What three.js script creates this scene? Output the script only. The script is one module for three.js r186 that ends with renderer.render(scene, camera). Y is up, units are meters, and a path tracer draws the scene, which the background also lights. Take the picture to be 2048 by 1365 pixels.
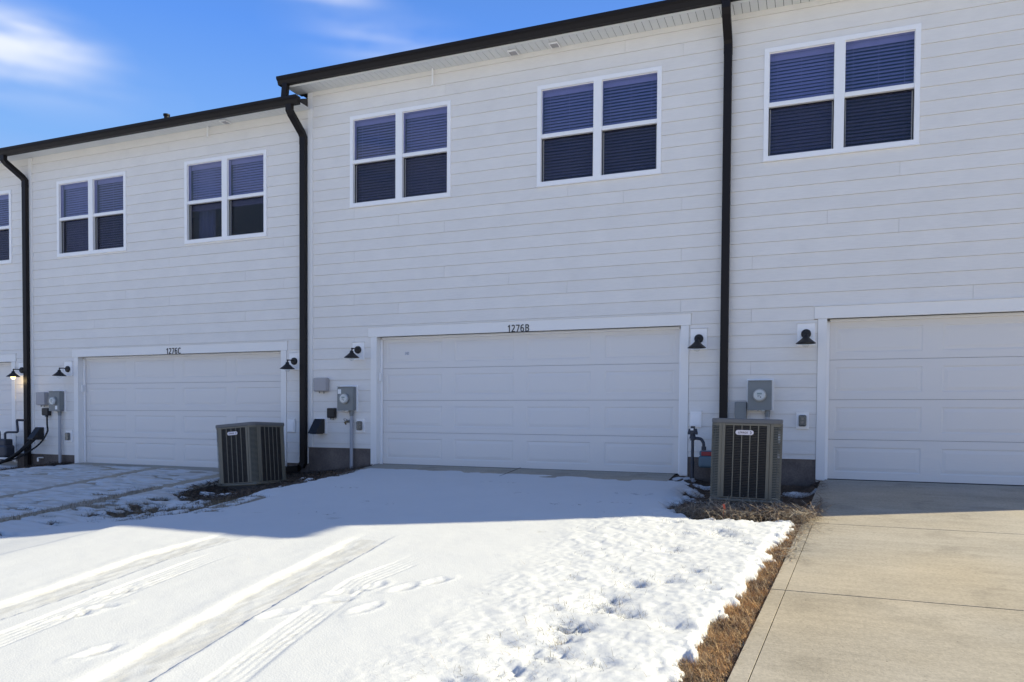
import * as THREE from 'three';
import { mergeGeometries } from 'three/addons/utils/BufferGeometryUtils.js';
import { RoundedBoxGeometry } from 'three/addons/geometries/RoundedBoxGeometry.js';
import { FontLoader } from 'three/addons/loaders/FontLoader.js';
import { TextGeometry } from 'three/addons/geometries/TextGeometry.js';

// ---------------------------------------------------------------- camera, sky, sun, exposure
const scene = new THREE.Scene();
const F = 1502.9, CY = 868.8;                                     // focal length and rise of the shifted lens, in photo pixels
const camera = new THREE.PerspectiveCamera(2 * Math.atan(CY / F) * 180 / Math.PI, 2048 / (2 * CY), 0.05, 900);
camera.position.set(0, 0.4903, 10.717);
camera.rotation.set(-0.0248116, 0.3757113, 0.0063264, 'YXZ');
camera.setViewOffset(2048, 2 * CY, 0, 0, 2048, 1365);
scene.add(camera);

const renderer = new THREE.WebGLRenderer({ antialias: true });
renderer.toneMapping = THREE.LinearToneMapping;
renderer.toneMappingExposure = 1.8;
renderer.shadowMap.enabled = true;

const SUN = new THREE.Vector3(1.525, 1, -0.672).normalize();       // low winter sun, behind the row and to the right
const sun = new THREE.DirectionalLight(new THREE.Color(1.0, 0.925, 0.67), 4.0);
sun.target.position.set(-3, 0, 3); sun.position.copy(SUN).multiplyScalar(60).add(sun.target.position);
sun.castShadow = true; sun.shadow.radius = 1; sun.shadow.mapSize.set(4096, 4096);
Object.assign(sun.shadow.camera, { left: -30, right: 30, top: 30, bottom: -30, near: 1, far: 140 });
scene.add(sun, sun.target);

// ---------------------------------------------------------------- noise
let seed = 12345;
const rnd = () => { seed = (seed * 1664525 + 1013904223) >>> 0; return seed / 4294967296; };
const rr = (a, b) => a + (b - a) * rnd();
const hash = (i, j, s) => { let h = (Math.imul(i, 374761393) + Math.imul(j, 668265263) + Math.imul(s, 1274126177)) | 0; h = Math.imul(h ^ (h >>> 13), 1274126177); h ^= h >>> 16; return (h >>> 0) / 4294967296; };
const vn = (x, y, s = 0, per = 0) => {
  const i = Math.floor(x), j = Math.floor(y), fx = x - i, fy = y - j, u = fx * fx * (3 - 2 * fx), v = fy * fy * (3 - 2 * fy);
  const w = (a) => per ? ((a % per) + per) % per : a;
  const a = hash(w(i), w(j), s), b = hash(w(i + 1), w(j), s), c = hash(w(i), w(j + 1), s), d = hash(w(i + 1), w(j + 1), s);
  return a + (b - a) * u + (c - a) * v + (a - b - c + d) * u * v;
};
const fbm = (x, y, o = 4, s = 0, per = 0) => { let f = 0, a = 0.5, t = 0; for (let k = 0; k < o; k++) { f += a * vn(x, y, s + k * 7, per); t += a; x *= 2; y *= 2; per *= 2; a *= 0.5; } return f / t; };
const clamp = (x, a = 0, b = 1) => Math.min(b, Math.max(a, x));
const ss = (a, b, x) => { const t = clamp((x - a) / (b - a)); return t * t * (3 - 2 * t); };
const lerp = (a, b, t) => a + (b - a) * t;

// ---------------------------------------------------------------- sky: clear winter blue with thin cirrus
{
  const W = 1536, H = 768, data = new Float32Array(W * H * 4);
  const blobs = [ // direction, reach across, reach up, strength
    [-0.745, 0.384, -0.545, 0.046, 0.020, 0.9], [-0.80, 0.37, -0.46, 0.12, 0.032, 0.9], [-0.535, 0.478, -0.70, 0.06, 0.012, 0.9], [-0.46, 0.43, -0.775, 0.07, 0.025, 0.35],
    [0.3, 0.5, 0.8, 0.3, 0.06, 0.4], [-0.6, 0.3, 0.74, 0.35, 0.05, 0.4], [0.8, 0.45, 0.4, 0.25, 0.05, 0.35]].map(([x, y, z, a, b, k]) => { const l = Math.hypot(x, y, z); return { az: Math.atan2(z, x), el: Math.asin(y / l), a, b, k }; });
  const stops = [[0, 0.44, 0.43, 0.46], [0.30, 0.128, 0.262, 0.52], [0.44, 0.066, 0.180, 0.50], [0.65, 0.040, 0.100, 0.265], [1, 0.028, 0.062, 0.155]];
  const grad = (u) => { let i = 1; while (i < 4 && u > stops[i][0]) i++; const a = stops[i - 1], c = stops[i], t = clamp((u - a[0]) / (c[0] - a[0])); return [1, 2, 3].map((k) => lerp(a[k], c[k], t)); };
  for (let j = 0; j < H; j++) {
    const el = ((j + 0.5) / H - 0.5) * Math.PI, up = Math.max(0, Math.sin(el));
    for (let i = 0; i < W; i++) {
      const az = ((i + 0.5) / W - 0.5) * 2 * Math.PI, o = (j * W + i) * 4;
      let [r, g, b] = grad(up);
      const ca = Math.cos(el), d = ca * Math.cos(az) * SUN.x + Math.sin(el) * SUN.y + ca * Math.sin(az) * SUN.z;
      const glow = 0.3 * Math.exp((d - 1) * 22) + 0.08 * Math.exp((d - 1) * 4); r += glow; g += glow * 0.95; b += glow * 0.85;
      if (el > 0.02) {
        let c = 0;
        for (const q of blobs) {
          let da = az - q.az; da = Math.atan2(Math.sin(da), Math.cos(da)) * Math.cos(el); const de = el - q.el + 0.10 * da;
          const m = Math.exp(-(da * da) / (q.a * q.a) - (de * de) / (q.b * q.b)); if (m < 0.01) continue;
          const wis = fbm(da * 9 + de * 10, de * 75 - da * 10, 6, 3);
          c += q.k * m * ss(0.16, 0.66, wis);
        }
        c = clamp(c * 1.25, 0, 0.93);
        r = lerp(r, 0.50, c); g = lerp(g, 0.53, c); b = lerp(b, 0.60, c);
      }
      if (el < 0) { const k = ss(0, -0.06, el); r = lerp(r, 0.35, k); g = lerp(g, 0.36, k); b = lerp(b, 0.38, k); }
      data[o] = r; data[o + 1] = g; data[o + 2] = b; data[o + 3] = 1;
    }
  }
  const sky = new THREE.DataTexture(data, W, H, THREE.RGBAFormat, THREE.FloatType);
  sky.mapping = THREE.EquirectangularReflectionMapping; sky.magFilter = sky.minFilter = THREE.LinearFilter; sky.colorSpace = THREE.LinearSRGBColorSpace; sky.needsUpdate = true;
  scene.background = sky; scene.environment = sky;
}

// ---------------------------------------------------------------- textures and materials
function tex(n, fn, srgb, rep = 1) {
  const d = new Uint8Array(n * n * 4);
  for (let j = 0; j < n; j++) for (let i = 0; i < n; i++) { const c = fn(i / n, j / n), o = (j * n + i) * 4; d[o] = clamp(c[0]) * 255; d[o + 1] = clamp(c[1]) * 255; d[o + 2] = clamp(c[2]) * 255; d[o + 3] = 255; }
  const t = new THREE.DataTexture(d, n, n); t.wrapS = t.wrapT = THREE.RepeatWrapping; t.magFilter = THREE.LinearFilter; t.minFilter = THREE.LinearMipmapLinearFilter; t.generateMipmaps = true;
  if (srgb) t.colorSpace = THREE.SRGBColorSpace; t.repeat.set(rep, rep); t.needsUpdate = true; return t;
}
const g3 = (v) => [v, v, v];
const sidingMap = tex(512, (u, v) => { const f = 0.975 + 0.016 * (fbm(u * 6, v * 6, 4, 11, 6) - 0.5) * 2 + 0.014 * (vn(u * 24, v * 160, 5, 160) - 0.5); return [f, f, f * 0.995]; }, true, 0.55);
const sidingBump = tex(512, (u, v) => g3(fbm(u * 16, v * 96, 4, 21, 16)), false, 0.8);
const concreteFn = (u, v) => {
  const big = fbm(u * 5, v * 7, 5, 31, 5), mid = fbm(u * 12, v * 60, 3, 37, 12), fine = vn(u * 256, v * 256, 41, 256), sp = vn(u * 330, v * 330, 43, 330);
  const st = ss(0.60, 0.78, fbm(u * 9, v * 11, 5, 39, 9));
  let f = 0.735 + 0.13 * (big - 0.5) + 0.06 * (mid - 0.5) + 0.07 * (fine - 0.5) - 0.05 * st; if (sp > 0.955) f -= 0.16;
  const warm = fbm(u * 3, v * 3, 3, 47, 3) - 0.5;
  return [f * (1.005 + 0.05 * warm), f * 0.94, f * (0.84 - 0.08 * warm)];
};
const concreteMap = tex(1024, concreteFn, true, 0.3);
const concreteBump = tex(512, (u, v) => g3(0.5 * vn(u * 200, v * 200, 51, 200) + 0.5 * fbm(u * 20, v * 130, 3, 53, 20)), false, 0.8);
const soilMap = tex(512, (u, v) => { const f = fbm(u * 30, v * 30, 4, 61, 30), k = fbm(u * 6, v * 6, 3, 63, 6); const a = 0.20 + 0.30 * f * f + 0.12 * (k - 0.5); return [a * 1.15, a * 0.92, a * 0.72]; }, true, 0.7);
const soilBump = tex(512, (u, v) => g3(fbm(u * 40, v * 40, 4, 67, 40)), false, 0.9);
const snowBump = tex(512, (u, v) => g3(0.5 * fbm(u * 14, v * 14, 5, 71, 14) + 0.5 * vn(u * 120, v * 120, 73, 120)), false, 1.3);
const snowMap = tex(512, (u, v) => { const f = 0.945 + 0.02 * (fbm(u * 8, v * 8, 5, 75, 8) - 0.5) - (vn(u * 210, v * 210, 77, 210) > 0.992 ? 0.12 : 0); return [f, f, f]; }, true, 0.45);
const metalBump = tex(256, (u, v) => g3(fbm(u * 30, v * 30, 3, 81, 30)), false, 2);
const parge = tex(512, (u, v) => { const f = 0.40 + 0.18 * (fbm(u * 6, v * 6, 5, 91, 6) - 0.5) + 0.06 * (vn(u * 120, v * 120, 93, 120) - 0.5); return [f, f * 0.95, f * 0.92]; }, true, 0.6);

const std = (o) => new THREE.MeshStandardMaterial(o), lin = (r, g, b) => new THREE.Color().setRGB(r, g, b);
const M = {
  siding: [0.86, 0.85, 0.87].map((v) => std({ color: lin(v * 1.02, v * 0.975, v * 0.92), map: sidingMap, bumpMap: sidingBump, bumpScale: 0.0012, roughness: 0.62 })),
  trim: std({ color: lin(0.89, 0.865, 0.825), roughness: 0.5, bumpMap: sidingBump, bumpScale: 0.0005 }),
  sheath: std({ color: lin(0.42, 0.34, 0.26), roughness: 0.9 }),
  shell: std({ color: lin(0.55, 0.54, 0.52), roughness: 0.9, side: THREE.DoubleSide }),
  vinyl: std({ color: lin(0.95, 0.935, 0.92), roughness: 0.35 }),
  door: std({ color: lin(0.79, 0.755, 0.715), roughness: 0.42, bumpMap: sidingBump, bumpScale: 0.0010 }),
  soffit: std({ color: lin(0.78, 0.78, 0.76), roughness: 0.5 }),
  bronze: new THREE.MeshPhysicalMaterial({ color: lin(0.014, 0.011, 0.011), roughness: 0.5, specularIntensity: 0.45 }),
  black: std({ color: lin(0.012, 0.011, 0.012), roughness: 0.5 }),
  rubber: std({ color: lin(0.015, 0.015, 0.016), roughness: 0.8 }),
  glass: new THREE.MeshPhysicalMaterial({ color: lin(0.46, 0.47, 0.70), transmission: 1, thickness: 0, roughness: 0.0, ior: 1.68, metalness: 0 }),
  screen: std({ color: lin(0.012, 0.012, 0.014), roughness: 0.9, transparent: true, opacity: 0.42, side: THREE.DoubleSide }),
  blind: std({ color: lin(0.72, 0.72, 0.74), roughness: 0.55 }),
  cord: std({ color: lin(0.8, 0.8, 0.8), roughness: 0.9 }),
  curtain: std({ color: lin(0.55, 0.62, 0.62), roughness: 1, side: THREE.DoubleSide }),
  greyBox: std({ color: lin(0.22, 0.235, 0.235), roughness: 0.5, metalness: 0.2, bumpMap: metalBump, bumpScale: 0.0004 }),
  tanBox: std({ color: lin(0.42, 0.40, 0.40), roughness: 0.6 }),
  pvc: std({ color: lin(0.38, 0.39, 0.42), roughness: 0.55 }),
  dial: std({ color: lin(0.85, 0.85, 0.84), roughness: 0.4 }),
  clear: new THREE.MeshPhysicalMaterial({ color: lin(0.96, 0.97, 0.97), transmission: 1, thickness: 0, roughness: 0.03, ior: 1.45 }),
  smoke: new THREE.MeshPhysicalMaterial({ color: lin(0.5, 0.5, 0.48), transmission: 0.85, thickness: 0, roughness: 0.12, ior: 1.45 }),
  steel: std({ color: lin(0.45, 0.45, 0.44), roughness: 0.4, metalness: 0.8 }),
  brass: std({ color: lin(0.35, 0.27, 0.15), roughness: 0.45, metalness: 0.7 }),
  acPaint: std({ color: lin(0.185, 0.168, 0.128), roughness: 0.5, metalness: 0.1, bumpMap: metalBump, bumpScale: 0.0003 }),
  acTop: std({ color: lin(0.15, 0.15, 0.15), roughness: 0.55 }),
  acCoil: std({ color: lin(0.03, 0.03, 0.032), roughness: 0.8 }),
  gas: std({ color: lin(0.10, 0.16, 0.20), roughness: 0.5 }),
  gasDark: std({ color: lin(0.05, 0.055, 0.07), roughness: 0.5, metalness: 0.3 }),
  red: std({ color: lin(0.32, 0.03, 0.035), roughness: 0.5 }),
  flag: std({ color: lin(0.75, 0.12, 0.06), roughness: 0.6, side: THREE.DoubleSide }),
  concrete: std({ map: concreteMap, bumpMap: concreteBump, bumpScale: 0.0015, roughness: 0.85, color: lin(0.80, 0.80, 0.80) }),
  jointFill: std({ color: lin(0.06, 0.052, 0.045), roughness: 1 }),
  parge: std({ map: parge, color: lin(1.2, 1.10, 1.03), roughness: 0.9, bumpMap: soilBump, bumpScale: 0.002 }),
  soil: std({ map: soilMap, bumpMap: soilBump, bumpScale: 0.012, roughness: 1 }),
  snow: std({ color: lin(0.78, 0.78, 0.78), map: snowMap, vertexColors: true, bumpMap: snowBump, bumpScale: 0.0016, roughness: 0.85 }),
  shingle: std({ color: lin(0.05, 0.047, 0.045), roughness: 0.95 }),
  blades: std({ vertexColors: true, roughness: 0.9, side: THREE.DoubleSide }),
};

// ---------------------------------------------------------------- helpers: every geometry below is given in world metres
const ORG = new Map();
const used = new Map();
const numbered = (n) => { const k = (used.get(n) ?? -1) + 1; used.set(n, k); return k ? `${n}_${String(k).padStart(3, '0')}` : n; };
function tag(o, label, category, group, kind) { if (label) o.userData.label = label; if (category) o.userData.category = category; if (group) o.userData.group = group; if (kind) o.userData.kind = kind; return o; }
function thing(name, label, category, [x, y, z], group) { const o = new THREE.Group(); o.name = numbered(name); o.position.set(x, y, z); scene.add(o); ORG.set(o, new THREE.Vector3(x, y, z)); return tag(o, label, category, group); }
function part(parent, name, geo, mat, label) { const m = new THREE.Mesh(geo, mat); m.name = name; const g = ORG.get(parent); if (g) geo.translate(-g.x, -g.y, -g.z); ORG.set(m, g ?? new THREE.Vector3()); parent.add(m); if (label) m.userData.label = label; return m; }
function sub(parent, name) { const o = new THREE.Group(); o.name = name; parent.add(o); ORG.set(o, ORG.get(parent) ?? new THREE.Vector3()); return o; }
function shared(parent, name, geo, mat, x, y, z) { const m = new THREE.Mesh(geo, mat); m.name = name; const g = ORG.get(parent); m.position.set(x - g.x, y - g.y, z - g.z); parent.add(m); ORG.set(m, new THREE.Vector3()); return m; }
function setting(name, geo, mat, label) { const m = new THREE.Mesh(geo, mat); m.name = name; scene.add(m); tag(m, label, null, null, 'structure'); ORG.set(m, new THREE.Vector3()); return m; }
const clean = (g) => { const n = g.index ? g.toNonIndexed() : g; for (const k of Object.keys(n.attributes)) if (!['position', 'normal', 'uv'].includes(k)) n.deleteAttribute(k); return n; };
const merge = (a) => mergeGeometries(a.map(clean));
function boxUV(g) { const p = g.attributes.position, n = g.attributes.normal, uv = g.attributes.uv; for (let i = 0; i < p.count; i++) { const ax = Math.abs(n.getX(i)), ay = Math.abs(n.getY(i)), az = Math.abs(n.getZ(i)); if (az >= ax && az >= ay) uv.setXY(i, p.getX(i), p.getY(i)); else if (ay >= ax) uv.setXY(i, p.getX(i), p.getZ(i)); else uv.setXY(i, p.getZ(i), p.getY(i)); } return g; }
const bx = (x0, x1, y0, y1, z0, z1) => { const g = new THREE.BoxGeometry(x1 - x0, y1 - y0, z1 - z0); g.translate((x0 + x1) / 2, (y0 + y1) / 2, (z0 + z1) / 2); return boxUV(g); };
const rb = (x0, x1, y0, y1, z0, z1, r = 0.008, s = 2) => { const g = new RoundedBoxGeometry(x1 - x0, y1 - y0, z1 - z0, s, r); g.translate((x0 + x1) / 2, (y0 + y1) / 2, (z0 + z1) / 2); return g; };
const cyl = (r0, r1, h, n = 20, open = false) => new THREE.CylinderGeometry(r0, r1, h, n, 1, open);
const V = (x, y, z) => new THREE.Vector3(x, y, z);
const tube = (pts, r, n = 8, seg = 0, closed = false) => new THREE.TubeGeometry(new THREE.CatmullRomCurve3(pts.map((q) => V(...q)), closed, 'catmullrom', 0.3), seg || pts.length * 6, r, n, closed);
function extr(poly, depth, holes = [], bevel = 0) { const s = new THREE.Shape(poly.map(([a, b]) => new THREE.Vector2(a, b))); for (const h of holes) s.holes.push(new THREE.Path(h.map(([a, b]) => new THREE.Vector2(a, b)))); return new THREE.ExtrudeGeometry(s, { depth, bevelEnabled: bevel > 0, bevelSize: bevel, bevelThickness: bevel, bevelSegments: 1 }); }
const rect = (x0, x1, y0, y1) => [[x0, y0], [x1, y0], [x1, y1], [x0, y1]];
const alongX = (g, x) => { g.rotateY(Math.PI / 2); g.translate(x, 0, 0); return g; };   // a profile drawn in (-z, y), swept along +x

// ---------------------------------------------------------------- terrain
const terrain = (x, z) => {
  let b = -0.335 - 0.175 * (1 - ss(-8.4, -6.4, x)) - 0.15 * (1 - ss(-15.2, -13.6, x));
  const zz = Math.max(z, 0); b -= 0.08 * Math.min(zz, 9) + 0.03 * clamp(zz - 9, 0, 8);
  const wAB = ss(-1.6, -1.25, x) * (1 - ss(0.0, 0.15, x)), wBC = ss(-8.55, -8.2, x) * (1 - ss(-6.9, -6.6, x));
  b -= wAB * (0.075 + 0.03 * ss(0, 0.8, zz) - 0.06 * ss(1.0, 1.9, zz) - 0.032 * ss(2.0, 3.4, zz)) + wBC * (0.03 + 0.03 * ss(0, 0.8, zz) - 0.03 * ss(1.5, 2.6, zz));
  return b;
};
const slabEdge = (z) => 0.186 - 0.0825 * z;                         // left edge of the bare driveway runs slightly askew
const steps = (a, b, d) => { const o = []; const n = Math.round((b - a) / d); for (let i = 0; i < n; i++) o.push(a + (b - a) * i / n); return o; };
function sheet(xs, zs, hf, keep, colf) {
  const nx = xs.length, nz = zs.length, pos = new Float32Array(nx * nz * 3), uv = new Float32Array(nx * nz * 2), T = keep ? new Float32Array(nx * nz) : null, col = colf ? new Float32Array(nx * nz * 3) : null;
  for (let j = 0; j < nz; j++) for (let i = 0; i < nx; i++) {
    const k = j * nx + i, x = xs[i], z = zs[j], r = hf(x, z); pos[k * 3] = x; pos[k * 3 + 1] = Array.isArray(r) ? r[0] : r; pos[k * 3 + 2] = z; uv[k * 2] = x; uv[k * 2 + 1] = z;
    if (keep) T[k] = r[1]; if (col) { const c = colf(x, z, r); col[k * 3] = c[0]; col[k * 3 + 1] = c[1]; col[k * 3 + 2] = c[2]; }
  }
  const idx = [];
  for (let j = 0; j < nz - 1; j++) for (let i = 0; i < nx - 1; i++) { const a = j * nx + i, b = a + 1, c = a + nx, d = c + 1; if (keep && Math.max(T[a], T[b], T[c], T[d]) < keep) continue; idx.push(a, c, b, b, c, d); }
  const g = new THREE.BufferGeometry(); g.setAttribute('position', new THREE.BufferAttribute(pos, 3)); g.setAttribute('uv', new THREE.BufferAttribute(uv, 2)); if (col) g.setAttribute('color', new THREE.BufferAttribute(col, 3)); g.setIndex(idx); g.computeVertexNormals(); return g;
}
{
  const xs = [-170, -80, -40, ...steps(-26, 0.4, 0.08), ...steps(0.4, 8, 0.4), 8, 14, 30, 80, 170], zs = [-0.3, ...steps(-0.1, 10, 0.08), ...steps(10, 20, 1), 20, 40, 90, 180];
  setting('ground', sheet(xs, zs, (x, z) => terrain(x, z) + (x > slabEdge(z) - 0.02 && x < 5.62 && z < 9.3 ? -0.12 : 0) + (z < 9 && x > -16 && x < 0.3 ? 0.02 * (fbm(x * 6, z * 6, 3, 5) - 0.5) - 0.012 : -0.012)), M.soil, 'dark soil, mulch and dormant turf beside the driveways');
}
// bare concrete driveway with tooled joints
{
  const dr = new THREE.Group(); dr.name = 'driveway'; scene.add(dr); tag(dr, 'bare tan concrete driveway with saw-cut joints', null, null, 'structure'); ORG.set(dr, V(0, 0, 0));
  const cuts = [-0.28, 2.735, 5.06, 7.4, 9.3], band = 0.095, gap = 0.014;
  const hexa = (xa0, xb0, xa1, xb1, z0, z1, skipTop) => { // slab piece between z0 and z1 with slanted sides
    const c = 0.0006;
    const top = (x, z) => -0.335 - 0.08 * Math.max(z, 0) ;
    const g = new THREE.BufferGeometry(), v = [], uv = [];
    const q = (a, b, cc, d) => { for (const k of [a, b, cc, a, cc, d]) { v.push(...k); uv.push(k[0], k[2]); } };
    const zc = z0 < 0 && z1 > 0 ? [z0, 0, z1] : [z0, z1], L = (z) => lerp(xa0, xa1, (z - z0) / (z1 - z0)), R = (z) => lerp(xb0, xb1, (z - z0) / (z1 - z0));
    for (let i = 0; i < zc.length - 1; i++) {
      const a = zc[i], b = zc[i + 1], a2 = i === 0 ? a + c : a, b2 = i === zc.length - 2 ? b - c : b;
      q([L(a2) + c, top(0, a2), a2], [L(b2) + c, top(0, b2), b2], [R(b2) - c, top(0, b2), b2], [R(a2) - c, top(0, a2), a2]);
      q([L(a2) + c, top(0, a2), a2], [L(a), top(0, a) - c, a], [L(b), top(0, b) - c, b], [L(b2) + c, top(0, b2), b2]);
      q([L(a), top(0, a) - c, a], [L(a), top(0, a) - 0.12, a], [L(b), top(0, b) - 0.12, b], [L(b), top(0, b) - c, b]);
      q([R(a2) - c, top(0, a2), a2], [R(b2) - c, top(0, b2), b2], [R(b), top(0, b) - c, b], [R(a), top(0, a) - c, a]);
      q([R(a), top(0, a) - c, a], [R(b), top(0, b) - c, b], [R(b), top(0, b) - 0.12, b], [R(a), top(0, a) - 0.12, a]);
    }
    const E0 = z0, E1 = z1;
    q([L(E1) + c, top(0, E1 - c), E1 - c], [L(E1), top(0, E1) - c, E1], [R(E1), top(0, E1) - c, E1], [R(E1) - c, top(0, E1 - c), E1 - c]);
    q([L(E1), top(0, E1) - c, E1], [L(E1), top(0, E1) - 0.12, E1], [R(E1), top(0, E1) - 0.12, E1], [R(E1), top(0, E1) - c, E1]);
    q([R(E0) - c, top(0, E0 + c), E0 + c], [R(E0), top(0, E0) - c, E0], [L(E0), top(0, E0) - c, E0], [L(E0) + c, top(0, E0 + c), E0 + c]);
    q([R(E0), top(0, E0) - c, E0], [R(E0), top(0, E0) - 0.12, E0], [L(E0), top(0, E0) - 0.12, E0], [L(E0), top(0, E0) - c, E0]);
    g.setAttribute('position', new THREE.Float32BufferAttribute(v, 3)); g.setAttribute('uv', new THREE.Float32BufferAttribute(uv, 2)); g.computeVertexNormals(); return g;
  };
  for (let i = 0; i < cuts.length - 1; i++) {
    const z0 = cuts[i] + gap / 2, z1 = cuts[i + 1] - gap / 2, e0 = slabEdge(Math.max(z0, 0)), e1 = slabEdge(z1);
    if (i === 0) part(dr, 'slab', hexa(e0, 5.5, e1, 5.5, z0, z1), M.concrete);
    else { part(dr, 'slab_edge', hexa(e0, e0 + band, e1, e1 + band, z0, z1), M.concrete); part(dr, 'slab', hexa(e0 + band + 0.006, 5.5, e1 + band + 0.006, 5.5, z0, z1), M.concrete); }
  }
  part(dr, 'joint_filler', (() => { const g = new THREE.BufferGeometry(); const a = [0.2, -0.355, 0], b = [slabEdge(9.2) + 0.01, -0.355 - 0.08 * 9.2, 9.2], c = [5.49, -0.355 - 0.08 * 9.2, 9.2], d = [5.49, -0.355, 0]; g.setAttribute('position', new THREE.Float32BufferAttribute([...a, ...b, ...c, ...a, ...c, ...d], 3)); g.setAttribute('uv', new THREE.Float32BufferAttribute(new Array(12).fill(0), 2)); g.computeVertexNormals(); return g; })(), M.jointFill);
}
// the two snow-covered driveways
for (const [name, x0, x1, y0, label] of [['driveway', -6.62, -1.64, -0.335, 'concrete driveway under snow in front of the garage numbered 1276B'], ['driveway', -13.48, -8.5, -0.51, 'slushy concrete driveway in front of the garage numbered 1276C']]) {
  const g = sheet(steps(x0, x1 + 0.01, 0.12), [-0.28, ...steps(-0.0001, 9.3, 0.1)], (x, z) => { const zz = Math.max(0, z); return y0 - 0.08 * Math.min(9, zz) + 0.006 + (y0 < -0.4 ? terrain(x, z) + 0.51 + 0.08 * Math.min(9, zz) : 0) * 0.98; });
  setting(numbered(name + '_snowy'), g, M.concrete, label);
  if (x0 > -8) setting('driveway_joint', merge([bx((x0 + x1) / 2 - 0.004, (x0 + x1) / 2 + 0.004, -0.002, 0.002, -0.2, 1.2)].map((q) => { q.rotateX(0.0798); q.translate(0, -0.3265, 0); return q; })), M.jointFill, 'control joint at the middle of the snowy driveway');
}

// ---------------------------------------------------------------- snow
const segD = (x, y, a, b) => { const dx = b[0] - a[0], dy = b[1] - a[1], t = clamp(((x - a[0]) * dx + (y - a[1]) * dy) / (dx * dx + dy * dy)); return Math.hypot(x - a[0] - t * dx, y - a[1] - t * dy); };
const polySD = (x, y, P) => { let d = 1e9, ins = false; for (let i = 0, j = P.length - 1; i < P.length; j = i++) { d = Math.min(d, segD(x, y, P[i], P[j])); if ((P[i][1] > y) !== (P[j][1] > y) && x < (P[j][0] - P[i][0]) * (y - P[i][1]) / (P[j][1] - P[i][1]) + P[i][0]) ins = !ins; } return ins ? -d : d; };
const bareB = [[-6.75, -1], [-6.72, 0.25], [-6.4, 0.28], [-4.3, 0.32], [-1.7, 0.50], [-1.5, 0.5], [-1.5, -1]];
const bareC = [[-13.7, -1], [-13.7, 0.3], [-13.3, 0.2], [-11.5, 0.15], [-9.6, 0.32], [-8.4, 0.5], [-8.4, -1]];
const bareAB = [[-1.68, -1], [-1.66, 0.45], [-1.42, 0.7], [-1.5, 1.2], [-1.36, 1.8], [-1.42, 2.3], [-1.30, 2.65], [-1.04, 2.86], [-0.63, 2.93], [-0.2, 2.78], [0.4, 2.9], [0.4, -1]];
const bareBC = [[-8.45, -1], [-6.72, -1], [-6.62, 0.3], [-6.5, 0.95], [-6.5, 1.6], [-6.56, 2.1], [-6.75, 2.7], [-7.05, 2.95], [-7.6, 2.85], [-8.2, 2.6], [-8.5, 2.3], [-8.85, 1.7], [-8.9, 0.9], [-8.5, 0.5]];
const bareCD = [[-15.3, -1], [-13.55, -1], [-13.55, 0.35], [-14.2, 0.75], [-15.1, 1.0], [-15.3, 0.6]];
const islands = [[-0.12, 0.62, 0.16, 0.10], [-1.36, 0.98, 0.10, 0.16], [-1.30, 0.45, 0.14, 0.05], [-1.40, 1.55, 0.16, 0.15], [-6.95, 1.9, 0.18, 0.12], [-7.1, 1.2, 0.16, 0.08], [-7.75, 2.2, 0.2, 0.09], [-8.3, 2.05, 0.16, 0.08], [-7.55, 0.75, 0.09, 0.05]];
const edgeX = (z) => { const a = [[2.2, 0.0], [2.97, -0.13], [3.71, -0.22], [4.41, -0.34], [5.24, -0.43], [5.81, -0.51], [6.33, -0.57], [6.82, -0.61], [9.4, -0.85]]; if (z <= a[0][0]) return a[0][1]; for (let i = 1; i < a.length; i++) if (z < a[i][0]) return lerp(a[i - 1][1], a[i][1], (z - a[i - 1][0]) / (a[i][0] - a[i - 1][0])); return a[a.length - 1][1]; };
const pits = [[-1.17, 5.34, 0.09, 0.05], [-1.24, 5.73, 0.11, 0.05], [-1.3, 5.93, 0.12, 0.055], [-1.06, 5.99, 0.08, 0.05], [-1.44, 6.33, 0.11, 0.05], [-1.33, 6.3, 0.1, 0.05], [-1.35, 6.77, 0.13, 0.055], [-1.33, 6.53, 0.08, 0.05], [-0.69, 3.64, 0.11, 0.035], [-0.78, 3.5, 0.09, 0.03], [-1.08, 4.31, 0.1, 0.03], [-1.45, 7.05, 0.13, 0.055], [-1.05, 6.8, 0.09, 0.03], [-1.55, 6.05, 0.06, 0.03], [-0.95, 5.2, 0.09, 0.03], [-0.8, 4.9, 0.07, 0.03], [-1.35, 5.05, 0.08, 0.025], [-1.6, 5.4, 0.06, 0.02], [-1.1, 3.7, 0.08, 0.02], [-1.25, 3.2, 0.07, 0.03], [-0.75, 6.1, 0.1, 0.03], [-1.15, 7.3, 0.12, 0.05], [-1.7, 7.3, 0.12, 0.045], [-1.62, 6.7, 0.08, 0.03], [-0.62, 5.3, 0.06, 0.025], [-0.5, 3.9, 0.05, 0.02]];
const prints = [[-3.05, 6.2, 0.6], [-2.92, 6.05, 0.2], [-2.68, 6.0, 0.4], [-2.54, 5.8, 0.5], [-2.7, 6.48, 0.3], [-4.47, 7.01, 0.7], [-4.5, 7.2, 0.5], [-4.66, 6.72, 0.6], [-3.78, 7.6, 0.3], [-3.2, 6.75, 0.6], [-3.0, 6.4, 0.9]];
const deepL = [[-5.06, 7.3], [-5.07, 6.9], [-5.13, 6.46], [-5.2, 5.9], [-5.15, 5.45], [-5.1, 5.0]], deepR = [[-3.33, 7.85], [-3.4, 7.4], [-3.47, 6.95], [-3.57, 6.3], [-3.65, 5.6], [-3.7, 5.1], [-3.75, 4.75]];
const thinL = [[-4.52, 7.66], [-4.58, 7.1], [-4.66, 6.42], [-4.7, 5.76]], thinR = [[-2.78, 7.66], [-2.88, 7.2], [-2.96, 6.72], [-3.08, 5.93], [-2.98, 5.3]];
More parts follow.
